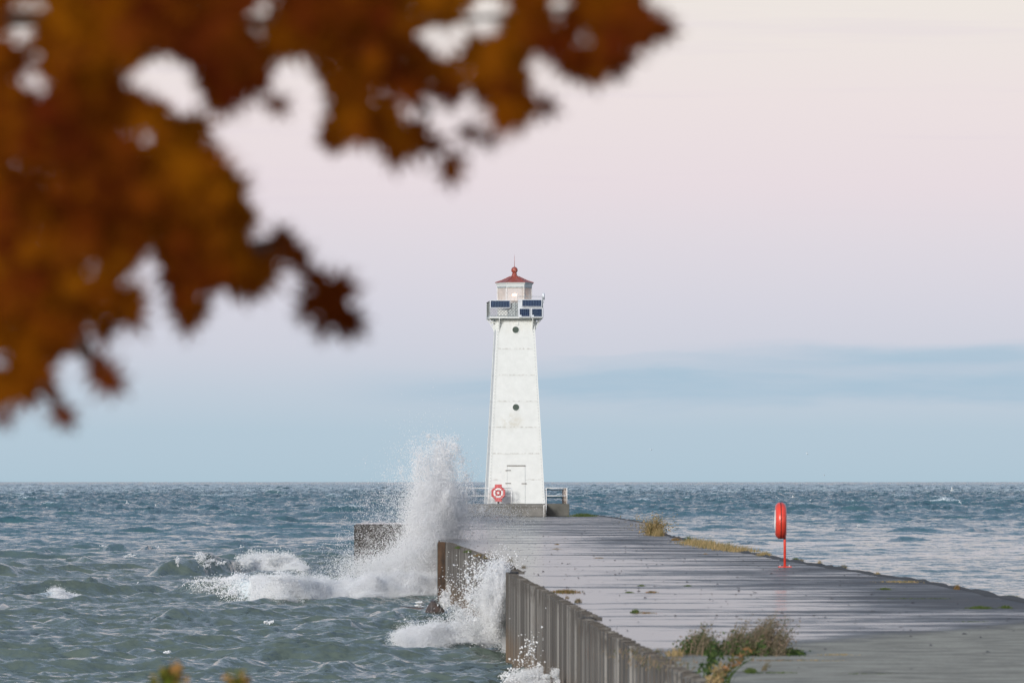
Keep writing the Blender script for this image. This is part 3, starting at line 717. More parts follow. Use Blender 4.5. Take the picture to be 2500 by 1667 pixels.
# gallery
GH = 1.69; GZ = lz(775)
LT(MB().box((0, 0, GZ), (2 * GH, 2 * GH, .10))).build('gallery_floor', M_WHITE, lh, bevel=.015)
LT(MB().box((0, 0, GZ - .095), (2 * H1 + .3, 2 * H1 + .3, .09))).build('cornice', M_WHITE, lh, bevel=.02)
def bracket(pos_, ang):
    """pierced cast bracket: triangle plate with round holes, plane contains the outward direction"""
    bm = bmesh.new(); W_, H_ = GH - H1 - .02, .84
    N = 26; M_ = 32
    holes = [(.13, .12, .075), (.33, .12, .085), (.16, .34, .075), (.34, .31, .05), (.12, .53, .05), (.5, .10, .05)]
    def solid(a, d):
        if a < .05 or d < .04: return a <= W_
        lim = W_ * (1 - (d / H_) ** .8)
        if a > lim: return False
        if a > lim - .05: return True
        return all(math.hypot(a - hx, d - hy) > hr for hx, hy, hr in holes)
    g = {}
    for i in range(N):
        for j in range(M_):
            a = (i + .5) * W_ / N; d = (j + .5) * H_ / M_
            if solid(a, d): g[i, j] = 1
    q = MB(); da, dd = W_ / N, H_ / M_; th = .025
    Mr = Matrix.Rotation(ang, 3, 'Z'); vid = {}
    def V_(i, j, s_):
        if (i, j, s_) not in vid:
            vid[i, j, s_] = len(q.v); q.v.append(tuple(Mr @ Vector((i * da, s_ * th, -j * dd)) + Vector(pos_)))
        return vid[i, j, s_]
    for (i, j) in g:
        q.f.append((V_(i, j, -1), V_(i + 1, j, -1), V_(i + 1, j + 1, -1), V_(i, j + 1, -1)))
        q.f.append((V_(i, j, 1), V_(i, j + 1, 1), V_(i + 1, j + 1, 1), V_(i + 1, j, 1)))
        for di, dj, e in ((-1, 0, ((i, j), (i, j + 1))), (1, 0, ((i + 1, j), (i + 1, j + 1))), (0, -1, ((i, j), (i + 1, j))), (0, 1, ((i, j + 1), (i + 1, j + 1)))):
            if (i + di, j + dj) not in g:
                q.f.append((V_(*e[0], -1), V_(*e[1], -1), V_(*e[1], 1), V_(*e[0], 1)))
    bm.free(); return q
for k in range(4):
    Rk = Matrix.Rotation(k * math.pi / 2, 3, 'Z')
    for s_ in (-1, 1):
        pp = Rk @ Vector((H1 + .02, s_ * (H1 - .12), GZ - .05))
        LT(bracket(pp, k * math.pi / 2)).build('bracket', M_WHITE, lh)
# gallery railing
RT = lz(735.5) - .0; RB = GZ + .05
q = MB()
gp = GH - .04
for sx in (-1, 1):
    for sy in (-1, 1): q.tube([(sx * gp, sy * gp, RB), (sx * gp, sy * gp, RT)], .03, 6)
for k in range(4):
    Rk = Matrix.Rotation(k * math.pi / 2, 3, 'Z')
    for t_ in (-.02,): q.tube([Rk @ Vector((gp * t_ * 2, -gp, RB)), Rk @ Vector((gp * t_ * 2, -gp, RT))], .022, 6)
    q.tube([Rk @ Vector((-gp, -gp, RB + .06)), Rk @ Vector((gp, -gp, RB + .06))], .025, 6)
LT(q).build('gallery_railing', M_GALV, lh)
q = MB()
for k in range(4):
    Rk = Matrix.Rotation(k * math.pi / 2, 3, 'Z')
    q.tube([Rk @ Vector((-gp, -gp, RT)), Rk @ Vector((gp, -gp, RT))], .03, 6)
LT(q).build('top_rail', M_DARK, lh)
q = MB(); hgt = RT - RB; st_ = .19
for k in range(4):
    Rk = Matrix.Rotation(k * math.pi / 2, 3, 'Z')
    n_ = int((2 * gp + hgt) / st_)
    for i in range(n_):
        for sgn in (1, -1):
            a0 = -gp + i * st_ - hgt; a1 = a0 + hgt; z0_, z1_ = RB, RT
            x0_, x1_ = a0, a1
            if x0_ < -gp: z0_ += (-gp - x0_); x0_ = -gp
            if x1_ > gp: z1_ -= (x1_ - gp); x1_ = gp
            if x1_ - x0_ < .05: continue
            q.tube([Rk @ Vector((sgn * x0_, -gp, z0_)), Rk @ Vector((sgn * x1_, -gp, z1_))], .0085, 3, False)
LT(q).build('wire_mesh', M_WIRE, lh)
LT(MB().box((lx(1225.5), -gp + .05, lz(765)), (.58, .02, .42))).build('sheet_panel', M_WHITE, lh)
LT(MB().box((lx(1252), -gp + .06, lz(756)), (.66, .02, .90))).build('sheet_panel', M_GALV, lh)
LT(MB().box((lx(1293), -gp - .01, lz(753)), (1.60, .03, 1.14))).build('mounting_board', M_FRAME, lh)
def solar(px0, px1, py0, py1, mt, tilt=.10, bord=.035, lab=None):
    x0, x1, z1, z0 = lx(px0), lx(px1), lz(py0), lz(py1)
    w_, h_ = x1 - x0, z1 - z0
    Mx = Matrix.Rotation(-tilt, 3, 'X'); cc = Vector(((x0 + x1) / 2, -gp - .12, (z0 + z1) / 2))
    fr = MB().box(cc, (w_, .045, h_), 0, Mx); fo_ = LT(fr).build('solar_panel', M_FRAME, lh, bevel=.006, label=lab)
    a, b_ = w_ / 2 - bord, h_ / 2 - bord
    vs = [tuple(Mx @ Vector((x, -.027, z)) + cc) for x, z in ((-a, -b_), (a, -b_), (a, b_), (-a, b_))]
    cm = MB().add(vs, [(0, 1, 2, 3)]); LT(cm)
    o_ = cm.build('cells', mt, fo_)
    uv = o_.data.uv_layers.new(name='UVMap')
    for li, c_ in zip(range(4), ((0, 0), (1, 0), (1, 1), (0, 1))): uv.data[li].uv = c_
    return fo_, cc, Mx, a, b_
solar(1193.6, 1243, 732.8, 752, M_SOL1, lab='wide dark blue solar panel on the left of the gallery rail')
solar(1270.8, 1320.5, 730.8, 749.2, M_SOL1, lab='wide dark blue solar panel on the right of the gallery rail')
for p0, p1 in ((1263.8, 1292.5), (1294, 1322.5)):
    fo_, cc, Mx, a, b_ = solar(p0, p1, 751.5, 774.5, M_SOL2, .03, .055)
    vs = [tuple(Mx @ Vector((x, -.031, z)) + cc) for x, z in ((-a - .01, -b_ - .01), (-a + .11, -b_ - .01), (-a + .11, -b_ + .09), (-a - .01, -b_ + .09))]
    LT(MB().add(vs, [(0, 1, 2, 3)])).build('corner_tab', M_FRAME, fo_)
q = MB(); zt = lz(723.5)
q.tube([(lx(1261.5), -gp - .03, RB), (lx(1261.5), -gp - .03, zt), (lx(1322), -gp - .03, zt), (lx(1322.5), -gp - .03, RB)], .022, 6)
LT(q).build('panel_support', M_GALV, lh)
LT(MB().tube([(lx(1325), -gp + .3, RT - .1), (lx(1325), -gp + .3, lz(731))], .03, 6).tube([(lx(1325), -gp + .3, lz(731)), (lx(1325.2), -gp + .3, lz(715.5)), (lx(1325.2), -gp + .3, lz(714))], [.085, .08, .03], 10)).build('antenna', M_FRAME, lh, smooth=True)
# lantern room: hexagonal
HR = 1.09; HP = 0.0
def hexp(r, z, ph=HP): return [(r * math.cos(ph + k * math.pi / 3), r * math.sin(ph + k * math.pi / 3), z) for k in range(6)]
LZ0, LZ1 = GZ + .05, lz(697)
LT(MB().add(hexp(HR, LZ0) + hexp(HR, lz(752)), [tuple((k, (k + 1) % 6, (k + 1) % 6 + 6, k + 6)) for k in range(6)] + [(6, 7, 8, 9, 10, 11)])).build('lantern_base', M_WHITE, lh)
m, t, b, pos = mat('lantern_glass'); M_GLASS = m
tr = t.n('ShaderNodeBsdfTransparent'); tr.inputs[0].default_value = (.97, .96, .94, 1)
gs = t.n('ShaderNodeBsdfGlossy'); gs.inputs['Roughness'].default_value = .08
fr_ = t.n('ShaderNodeFresnel'); fr_.inputs[0].default_value = 1.3
df = t.n('ShaderNodeBsdfDiffuse'); df.inputs[0].default_value = (.88, .83, .79, 1)
m1 = t.n('ShaderNodeMixShader'); t.put(m1.inputs[0], fr_.outputs[0]); m.node_tree.links.new(tr.outputs[0], m1.inputs[1]); m.node_tree.links.new(gs.outputs[0], m1.inputs[2])
m2 = t.n('ShaderNodeMixShader'); t.put(m2.inputs[0], t.rng(t.noise(pos, 3, 4), .3, .7, .42, .58)); m.node_tree.links.new(m1.outputs[0], m2.inputs[1]); m.node_tree.links.new(df.outputs[0], m2.inputs[2])
m.node_tree.links.new(m2.outputs[0], m.node_tree.nodes['Material Output'].inputs[0])
zg = lz(752)
for k in range(6):
    a, c_ = hexp(HR - .03, zg)[k], hexp(HR - .03, zg)[(k + 1) % 6]
    LT(MB().add([a, c_, (c_[0], c_[1], LZ1), (a[0], a[1], LZ1)], [(0, 1, 2, 3)])).build('lantern_pane', M_GLASS, lh)
    p_ = hexp(HR, zg)[k]
    LT(MB().tube([(p_[0], p_[1], zg), (p_[0], p_[1], LZ1)], .022, 6)).build('mullion', M_WRAIL, lh)
q = MB()
for z_ in (LZ1 - .05,):
    q.add(hexp(HR + .015, z_ - .05) + hexp(HR + .015, z_ + .05) + hexp(HR - .06, z_ - .05) + hexp(HR - .06, z_ + .05),
          [f_ for k in range(6) for f_ in ((k, (k + 1) % 6, (k + 1) % 6 + 6, k + 6), (k + 12, k + 18, (k + 1) % 6 + 18, (k + 1) % 6 + 12), (k, k + 12, (k + 1) % 6 + 12, (k + 1) % 6))])
LT(q).build('head_rail', M_GALV, lh)
# eaves
def hexloft(secs):
    q = MB(); v = []; f = []
    for r_, z_ in secs: v += hexp(r_, z_)
    for i in range(len(secs) - 1):
        for k in range(6): f.append((i * 6 + k, i * 6 + (k + 1) % 6, (i + 1) * 6 + (k + 1) % 6, (i + 1) * 6 + k))
    f.append(tuple(range(6))[::-1]); f.append(tuple((len(secs) - 1) * 6 + k for k in range(6)))
    return LT(q.add(v, f))
hexloft([(HR + .02, LZ1), (HR + .03, lz(693)), (HR + .06, lz(692.5)), (HR + .12, lz(688.7)), (HR + .13, lz(688.2))]).build('eaves', M_WHITE, lh)
roof = hexloft([(HR + .145, lz(688.1)), (HR + .14, lz(687.6)), (.80, lz(682)), (.52, lz(677)), (.30, lz(672.8)), (.2, lz(671.5))]).build('roof', M_ROOF, lh)
q = MB()
for k in range(6):
    a0 = hexp(HR + .14, lz(687.4))[k]; a1 = hexp(.28, lz(672.2))[k]; am = hexp(.80, lz(681.7))[k]
    q.tube([a0, am, a1], .018, 5)
LT(q).build('ridge_rib', M_ROOF, roof)
bz = lz(656.8)
prof = [(.24, lz(672.6)), (.24, lz(671)), (.17, lz(670)), (.15, lz(667.5)), (.17, lz(666.8)), (.17, lz(666)), (.14, lz(665.2)), (.14, lz(664)), (.1, bz - .17)]
prof += [(.205 * math.cos(a), bz + .205 * math.sin(a)) for a in [math.radians(x) for x in range(-60, 90, 10)]] + [(.02, bz + .205), (.012, bz + .5), (.004, lz(618))]
LT(MB().lathe(prof, (0, 0, 0), 24)).build('finial', M_ROOF, roof, smooth=True)
# lamp
m, t, b, pos = mat('lamp_light'); M_LAMP = m
b.inputs['Base Color'].default_value = (1, .7, .4, 1); b.inputs['Emission Color'].default_value = (1, .50, .24, 1); b.inputs['Emission Strength'].default_value = 7
lp = LT(MB().tube([(0, 0, zg), (0, 0, lz(722))], .025, 6).lathe([(.11, lz(722.5)), (.11, lz(721))], (0, 0, 0), 12)).build('lamp', M_GALV, lh)
LT(MB().lathe([(.02, lz(721)), (.12, lz(720.5)), (.16, lz(717.5)), (.12, lz(714.8)), (.02, lz(714))], (0, 0, 0), 16)).build('lens', M_LAMP, lp, smooth=True)

# foundation of the lighthouse
fd = empty('lighthouse_foundation', (LX, LY, 0), 'rough grey concrete plinth that carries the lighthouse', 'plinth')
x0_, x1_ = (1128 - 1250) / F * 356, (1334 - 1250) / F * 356
MB().box(((x0_ + x1_) / 2, 358.9, BZ / 2 - .01), (x1_ - x0_, 5.8, BZ - .02)).build('block', M_BLOCK, fd, bevel=.03)
MB().box(((x0_ + x1_) / 2, 355.985, BZ - .12), (x1_ - x0_ + .02, .05, .20)).build('coping', M_BLOCK, fd, bevel=.01)
x2_ = (1390 - 1250) / F * 357.5
MB().box(((x1_ + x2_) / 2 + .004, 359.6, BZ / 2 - .004), (x2_ - x1_ - .01, 4.4, BZ - .01)).build('side_block', M_BLOCKD, fd, bevel=.03)
# railings on the plinth
def rails(name, runs, label, posts, mt=M_WRAIL, extra=None):
    e = empty(name, (runs[0][0][0], runs[0][0][1], BZ), label, 'railing')
    for run in runs:
        for z_ in (BZ + .98, BZ + .49):
            MB().tube([(x, y, z_) for x, y in run], .028, 8).build('rail', mt, e, True)
    for x, y, mm in posts:
        MB().tube([(x, y, BZ - .02), (x, y, BZ + .98)], .03, 8).build('post', mm, e, True)
    return e
wx = lambda px, Y: (px - 1250) / F * Y
rails('railing', [[(wx(1138, 356.3), 361), (wx(1138, 356.3), 356.3), (wx(1248.5, 356.3), 356.3)]], 'white pipe railing left of the door, half lost in the spray',
      [(wx(1138, 356.3), 356.3, M_WRAIL), (wx(1193.5, 356.3), 356.3, M_WRAIL), (wx(1248.5, 356.3), 356.3, M_WRAIL), (wx(1138, 356.3), 361, M_WRAIL)])
ra = (wx(1333, 357.6), 357.6); rb = (wx(1384, 357.6), 357.6)
e = rails('railing', [[ra, rb]], 'white pipe railing with rusty back posts on the right of the plinth', [(*ra, M_WRAIL), (*rb, M_WRAIL)])
rc = (wx(1373.5, 361.4), 361.4)
for z_ in (BZ + .86, BZ + .37):
    MB().tube([(*rb, z_ + .1), (*rc, z_)], .026, 8).build('rail', M_RUSTRAIL, e, True)
    MB().tube([(*rc, z_), (wx(1330, 361.4), 361.4, z_)], .026, 8).build('rail', M_DARK, e, True)
for i in range(4):
    k = i / 3; x = rc[0] * (1 - k) + (rb[0] - .06) * k; y = rc[1] * (1 - k) + (rb[1] + .3) * k
    MB().tube([(x, y, BZ - .02), (x, y, BZ + .86 + .1 * k)], .035, 8).build('post', M_RUSTRAIL, e, True)
hy = 355.7
q = MB().tube([(wx(1328, hy), hy, 0), (wx(1328, hy), hy, .70), (wx(1333.5, hy), hy, .74), (wx(1333.5, hy), hy, BZ + .98)], .032, 8)
q.tube([(wx(1333.5, hy), hy, .74), (wx(1333.5, hy), hy, .24), (wx(1328, hy), hy, .22)], .028, 8)
o = q.build('handrail', M_WRAIL, None, True); tag(o, 'white bent pipe handrail by the step in front of the plinth', 'handrail')

# life ring on the plinth
cx, cz, cy = wx(1216.6, 356), lz(1203), 356.05
ls = empty('life_ring_station', (cx, cy, BZ), 'pink red life ring housing on the railing at the foot of the lighthouse', 'life ring')
MX = Matrix.Rotation(math.pi / 2, 3, 'X')
q = MB().lathe([(.30, .0), (.34, .06), (.42, .08), (.475, .03), (.475, -.04), (.40, -.07), (.02, -.07)], (cx, cy, cz), 8, MX, math.pi / 8)
for s_ in (-1, 1): q.box((cx, cy, cz + s_ * .47), (.44, .10, .15))
q.build('housing', M_PINK, ls, bevel=.02)
MB().lathe([(.18, .02), (.20, .075), (.25, .10), (.30, .075), (.32, .02)], (cx, cy, cz), 32, MX).build('ring', M_RING, ls, True)
MB().lathe([(.17, .02), (.16, .07), (.02, .08), (.001, .08)], (cx, cy, cz), 24, MX).build('hub', M_PINK, ls, True)
MB().box((cx, cy - .09, cz), (.12, .01, .12)).build('badge', M_RING, ls)
for k in range(4):
    a = math.pi / 4 + k * math.pi / 2
    MB().box((cx + .25 * math.cos(a), cy - .10, cz + .25 * math.sin(a)), (.16, .03, .035), 0, Matrix.Rotation(-a, 3, 'Y')).build('strap', M_PINK, ls)
MB().box((cx, cy + .06, (BZ + cz - .5) / 2), (.12, .06, cz - .5 - BZ + .1)).build('bracket', M_BLACK, ls)

# life ring post on the deck, seen edge on
ft = PG(1916, 1384); kx = F / ft.y
st2 = empty('life_ring_station', (ft.x, ft.y, 0), 'bright red life ring housing seen edge on, on a slim post on the pier', 'life ring')
MB().tube([(ft.x, ft.y, 0), (ft.x, ft.y, 1.35)], .033, 12).build('post', M_RED, st2, True)
MB().box((ft.x, ft.y, .012), (.34, .34, .024)).build('base_plate', M_RED, st2, bevel=.004)
q = MB()
for i in (-1, 1):
    for j in (-1, 1): q.tube([(ft.x + i * .12, ft.y + j * .12, .02), (ft.x + i * .12, ft.y + j * .12, .05)], .016, 6)
q.build('bolt', M_GALV, st2)
cz = EYE - (1270 - 1174.5) / kx; cx = ft.x - .105; cc = (cx, ft.y, cz)
MY = Matrix.Rotation(math.radians(-.6), 3, 'Z') @ Matrix.Rotation(-math.pi / 2, 3, 'Y') @ Matrix.Diagonal((1, 1, 1))
def half(s_):
    pr = []
    for a in range(0, 91, 9):
        t_ = math.radians(a); pr.append((.335 + .132 * math.cos(t_), s_ * (.010 + .130 * math.sin(t_))))
    for a in range(99, 181, 9):
        t_ = math.radians(a); pr.append((.335 + .10 * math.cos(t_), s_ * (.010 + .130 * math.sin(t_))))
    pr.append((.23, s_ * .01)); return pr
h1 = MB().lathe(half(1), cc, 56, MY).build('housing_shell', M_RED, st2, True)
h2 = MB().lathe(half(-1), cc, 56, MY).build('housing_shell', M_RED, st2, True)
MB().lathe([(.455, .011), (.455, -.011), (.24, -.011), (.24, .011), (.455, .011)], cc, 48, MY).build('seam', M_SEAM, st2)
MB().lathe([(.24, .006), (.001, .006)], cc, 32, MY).build('back_plate', M_RED, st2)
MB().lathe([(.20, .10), (.22, .146), (.25, .152), (.28, .146), (.30, .11)], cc, 48, MY).build('ring', M_RING, st2, True)
MB().box((cx + .03, ft.y, cz - .455), (.20, .16, .03)).build('drain_lip', M_SEAM, st2)
MB().box((ft.x, ft.y, cz - .12), (.09, .10, .50)).build('mount', M_RED, st2, bevel=.01)

# ------------------------------------------------------------------ boulders
def boulder(px0, px1, pyt, pyb, name, label, seed, flat=False):
    Yb = PG((px0 + px1) / 2, pyb, WL).y; a, c_ = P(px0, pyb, Yb), P(px1, pyb, Yb); h = (pyb - pyt) / F * Yb
    w_ = (c_.x - a.x) * 1.25; h *= 1.15; rr = random.Random(seed); bm = bmesh.new()
    if flat: pk = [(.1, .4), (.3, .9), (.5, .8), (.75, .7), (.93, .45)]
    else: pk = [(.40, 1.0), (.50, .95), (.72, .62), (.18, .45), (.9, .25)]
    for u, hh_ in pk:
        for dy_ in (-.12, .18): bm.verts.new((a.x + u * w_ + rr.uniform(-.03, .03), Yb + dy_ * (1 + w_) + (.0 if dy_ < 0 else .1), WL + h * (hh_ - (0 if dy_ > 0 else .12) * (not flat))))
    for u in (0, .25, .42, .7, 1):
        for dy_ in (-.35, .5): bm.verts.new((a.x + u * w_ * 1.02, Yb + dy_ * (1.3 if u == .42 else .8), WL - .35))
    if not flat: bm.verts.new((a.x + .42 * w_, Yb - .42, WL + .02))
    bmesh.ops.convex_hull(bm, input=bm.verts[:])
    for v_ in [v_ for v_ in bm.verts if not v_.link_faces]: bm.verts.remove(v_)
    bmesh.ops.bevel(bm, geom=bm.edges[:], offset=.015, segments=1, affect='EDGES')
    me = bpy.data.meshes.new(name); bm.to_mesh(me); bm.free()
    return tag(link(name, me, M_ROCK), label, 'rock', 'boulders at the foot of the wall')
boulder(1027, 1081, 1466, 1503, 'boulder', 'pointed dark boulder standing out of the water by the pier corner', 1)
boulder(948, 1036, 1480, 1493, 'boulder', 'low flat brown boulder awash left of the pointed one', 2, True)

# ------------------------------------------------------------------ vegetation
def veg_mat(name, a, b_, trans=.35):
    m, t, b, pos = mat(name)
    at = t.n('ShaderNodeAttribute'); at.attribute_name = 'tone'
    c = t.mix(at.outputs['Fac'], a, b_)
    t.put(b.inputs['Base Color'], c); b.inputs['Roughness'].default_value = .7; b.inputs['Specular IOR Level'].default_value = .15
    tl = t.n('ShaderNodeBsdfTranslucent'); t.put(tl.inputs[0], c)
    mx = t.n('ShaderNodeMixShader'); mx.inputs[0].default_value = trans
    L = m.node_tree.links; L.new(b.outputs[0], mx.inputs[1]); L.new(tl.outputs[0], mx.inputs[2]); L.new(mx.outputs[0], m.node_tree.nodes['Material Output'].inputs[0])
    return m
G_GOLD = veg_mat('golden_grass', (.17, .16, .06, 1), (.56, .39, .20, 1))
G_GREEN = veg_mat('green_grass', (.035, .07, .018, 1), (.15, .19, .055, 1))
G_MIX = veg_mat('mixed_weed', (.05, .10, .03, 1), (.40, .20, .09, 1))
G_PINK = veg_mat('dry_stems', (.10, .115, .06, 1), (.32, .23, .16, 1))
G_LEAF = veg_mat('broad_green', (.03, .065, .02, 1), (.12, .17, .05, 1))
def blades(rg, n, cxy, sx, sy, h, lean=(0, 0), wd=.008, spread=.35, z0=0, seg=3, tip=.15):
    """n curved blades rooted in an ellipse; returns verts, quads, tone"""
    x0 = cxy[0] + rg.normal(size=n) * sx * .5; y0 = cxy[1] + rg.normal(size=n) * sy * .5
    rr = np.hypot((x0 - cxy[0]) / max(sx, .01), (y0 - cxy[1]) / max(sy, .01))
    hh_ = h * rg.uniform(.45, 1.1, n) * np.clip(1.15 - rr * .55, .3, 1)
    a = rg.uniform(0, 2 * np.pi, n); bend = rg.normal(size=n) * spread * hh_
    ex = np.cos(a) * bend + lean[0] * hh_; ey = np.sin(a) * bend + lean[1] * hh_
    b_ = rg.uniform(0, np.pi, n); wx_, wy_ = np.cos(b_) * wd, np.sin(b_) * wd * .5
    V = []; tn = rg.random(n)
    for i in range(seg + 1):
        t_ = i / seg; k = (1 - t_ * (1 - tip))
        cx_, cy_, cz_ = x0 + ex * t_ ** 1.7, y0 + ey * t_ ** 1.7, z0 + hh_ * (t_ - .12 * t_ ** 2)
        V += [np.stack([cx_ - wx_ * k, cy_ - wy_ * k, cz_], 1), np.stack([cx_ + wx_ * k, cy_ + wy_ * k, cz_], 1)]
    V = np.stack(V, 1); m_ = 2 * (seg + 1)
    q_ = np.array([[2 * i, 2 * i + 1, 2 * i + 3, 2 * i + 2] for i in range(seg)])
    Fc = (np.arange(n)[:, None, None] * m_ + q_[None]).reshape(-1, 4)
    return V.reshape(-1, 3), Fc, np.repeat(tn, m_), np.stack([x0 + ex, y0 + ey, z0 + hh_ * .88], 1)
def leaves(rg, C, size, tn=None):
    n = len(C); a = rg.normal(size=(n, 3)); a /= np.linalg.norm(a, axis=1)[:, None]
    b_ = np.cross(a, rg.normal(size=(n, 3))); b_ /= np.linalg.norm(b_, axis=1)[:, None]
    s_ = size * rg.uniform(.5, 1.2, n)[:, None]
    V = np.stack([C - a * s_, C + b_ * s_ * .5, C + a * s_, C - b_ * s_ * .5], 1).reshape(-1, 3)
    Fc = np.arange(4 * n).reshape(-1, 4)
    return V, Fc, np.repeat(rg.random(n) if tn is None else tn, 4)
def join(parts):
    V, Fc, T = [], [], []; k = 0
    for p in parts:
        V.append(p[0]); Fc.append(p[1] + k); T.append(p[2]); k += len(p[0])
    return np.concatenate(V), np.concatenate(Fc), np.concatenate(T)
def tuft(name, px, py, wpx, hpx, mt, n, label, cat='grass', seed=None, dep=None, group=None, lean=(.15, 0), spread=.35, bits=None, wd=None):
    g = PG(px, py); k = F / g.y; w_ = wpx / k; h = hpx / k
    rg = np.random.default_rng(seed or int(px * 7 + py)); dep = dep if dep is not None else max(.25, min(w_ * .5, 1.0))
    pr = [blades(rg, n, (g.x, g.y), w_ * .52, dep, h, lean, wd or max(.006, .45 / k), spread)]
    if bits:
        tp = pr[0][3]; id_ = rg.integers(0, len(tp), bits); C = tp[id_].copy()
        base_ = np.array([g.x, g.y, 0]); f_ = rg.uniform(.35, 1.0, bits)[:, None]
        C[:, 2] *= f_[:, 0]; C += rg.normal(size=C.shape) * h * .05
        pr.append(leaves(rg, C, max(.012, h * .045)))
    V, Fc, T = join(pr)
    o = npmesh(name, V, Fc, mt, None, False, {'tone': T})
    return tag(o, label, cat, group)
EG = 'grass and weeds along the right edge of the pier'
DG = 'weeds growing out of the deck joints'
tuft('grass_clump', 1422, 1260.5, 62, 11, G_GREEN, 700, 'low green grass mound beside the plinth at the far end', group=EG, dep=1.5)
tuft('dry_shrub', 1594, 1306, 36, 60, G_GOLD, 420, 'tallest golden dry bush on the right edge of the pier', 'shrub', bits=1100, group=EG, dep=.7, spread=.62)
tuft('dry_shrub', 1607, 1308, 28, 24, G_GOLD, 350, 'short tawny tuft at the near foot of the tall golden bush', 'shrub', bits=300, group=EG, dep=.9)
tuft('grass_clump', 1650, 1319, 24, 9, G_MIX, 260, 'small rusty tuft between the golden bush and the long grass strip', group=EG, dep=.6)
tuft('weed', 1680, 1324, 22, 22, G_GREEN, 110, 'thin green stemmed weed at the far end of the long grass strip', 'weed', group=EG, bits=220)
def strip(name, pts, h, n, mt, label, seed, grp=EG):
    rg = np.random.default_rng(seed); pr = []
    g = [PG(*p) for p in pts]
    for a, b_ in zip(g[:-1], g[1:]):
        d = (b_ - a).length; m_ = max(2, int(d / .8))
        for i in range(m_):
            c_ = a.lerp(b_, (i + .5) / m_); hh_ = h / F * c_.y * rg.uniform(.6, 1.25)
            pr.append(blades(rg, n, (c_.x - .1, c_.y), .5, 1.0, hh_, (.2, 0), .010, .35))
    V, Fc, T = join(pr); o = npmesh(name, V, Fc, mt, None, False, {'tone': T}); return tag(o, label, 'grass', grp)
strip('grass_strip', [(1688, 1325), (1740, 1335), (1790, 1343), (1838, 1348)], 19, 75, G_GOLD, 'long strip of pale golden grass on the right edge of the deck', 3)
tuft('weed', 1730, 1330, 24, 22, G_GREEN, 50, 'wispy green weed in the middle of the long golden grass', 'weed', group=EG, bits=120)
tuft('weed', 1780, 1340, 26, 24, G_GREEN, 60, 'wispy green weed near the right end of the golden grass', 'weed', group=EG, bits=140)
tuft('grass_clump', 1866, 1356, 32, 13, G_GOLD, 420, 'separate tuft of yellow grass left of the red post', group=EG, dep=1.2)
tuft('grass_clump', 1942, 1367, 16, 9, G_GREEN, 150, 'tiny green tuft just right of the red post', group=EG)
tuft('weed', 1957, 1370, 14, 9, G_PINK, 70, 'grey twiggy weed right of the tiny green tuft', 'weed', group=EG, bits=80)
tuft('weed', 2000, 1378, 12, 16, G_GOLD, 60, 'yellow weed with one tall stem on the edge right of the red post', 'weed', group=EG)
tuft('weed', 2058, 1387, 24, 14, G_PINK, 90, 'spiky brown weed on the edge below the distant gulls', 'weed', group=EG)
tuft('weed', 2142, 1402, 12, 9, G_GOLD, 70, 'very small straw coloured tuft further along the right edge', 'weed', group=EG)
strip('grass_strip', [(2188, 1420), (2250, 1421)], 6, 160, G_GOLD, 'flat yellow green mat of grass on the right edge', 8)
tuft('weed', 2336, 1438, 14, 16, G_MIX, 80, 'reddish weed nearest the right side of the photo on the edge', 'weed', group=EG, bits=60)
tuft('grass_clump', 2465, 1456, 40, 5, G_GREEN, 260, 'low moss green patch on the edge at the right border', group=EG)
tuft('grass_clump', 2160, 1439, 28, 7, G_GREEN, 240, 'small green cushion of weed alone on the dark deck', group=DG)
tuft('grass_clump', 2392, 1485, 58, 9, G_GREEN, 480, 'wide green weed cushion near the right border of the deck', group=DG, dep=.4)
tuft('grass_clump', 2455, 1484, 26, 9, G_GREEN, 220, 'smaller green weed beside the wide cushion at the right border', group=DG, dep=.4)
tuft('grass_clump', 1380, 1446, 66, 10, G_MIX, 520, 'orange and green weed patch on the pale wet deck by the wall', group=DG, dep=.9, bits=200)
tuft('weed', 1384, 1460, 10, 9, G_PINK, 40, 'sparse brown stalk just below the orange and green patch', 'weed', group=DG)
tuft('weed', 1411, 1470, 16, 13, G_PINK, 130, 'dark conical tuft at the wall top right of the weed patch', 'weed', group=DG)
for px_, py_, w_, h_, mt, lb in ((1118, 1338, 18, 7, G_GREEN, 'green tuft on the wall top nearest the far corner'), (1142, 1348, 22, 8, G_GREEN, 'second green tuft along the far wall top'),
                                 (1168, 1357, 28, 7, G_MIX, 'rust red mat of weed on the far wall top'), (1190, 1362, 22, 9, G_MIX, 'orange green weed on the wall top just left of the splash')):
    tuft('grass_clump', px_, py_, w_, h_, mt, 200, lb, group='weeds on top of the sheet pile wall', dep=1.2)
for px_, py_, w_, h_, lb in ((1190, 1356, 22, 20, 'bare twiggy weed behind the orange weed on the wall'), (1212, 1364, 16, 16, 'bare twiggy weed at the tip of the splash'), (1243, 1372, 20, 18, 'leaning thin stems right of the splash'), (1279, 1386, 18, 9, 'grey weed cushion on the wet deck right of the splash')):
    tuft('weed', px_, py_, w_, h_, G_PINK, 40, lb, 'weed', group='weeds on top of the sheet pile wall', bits=60, spread=.5)
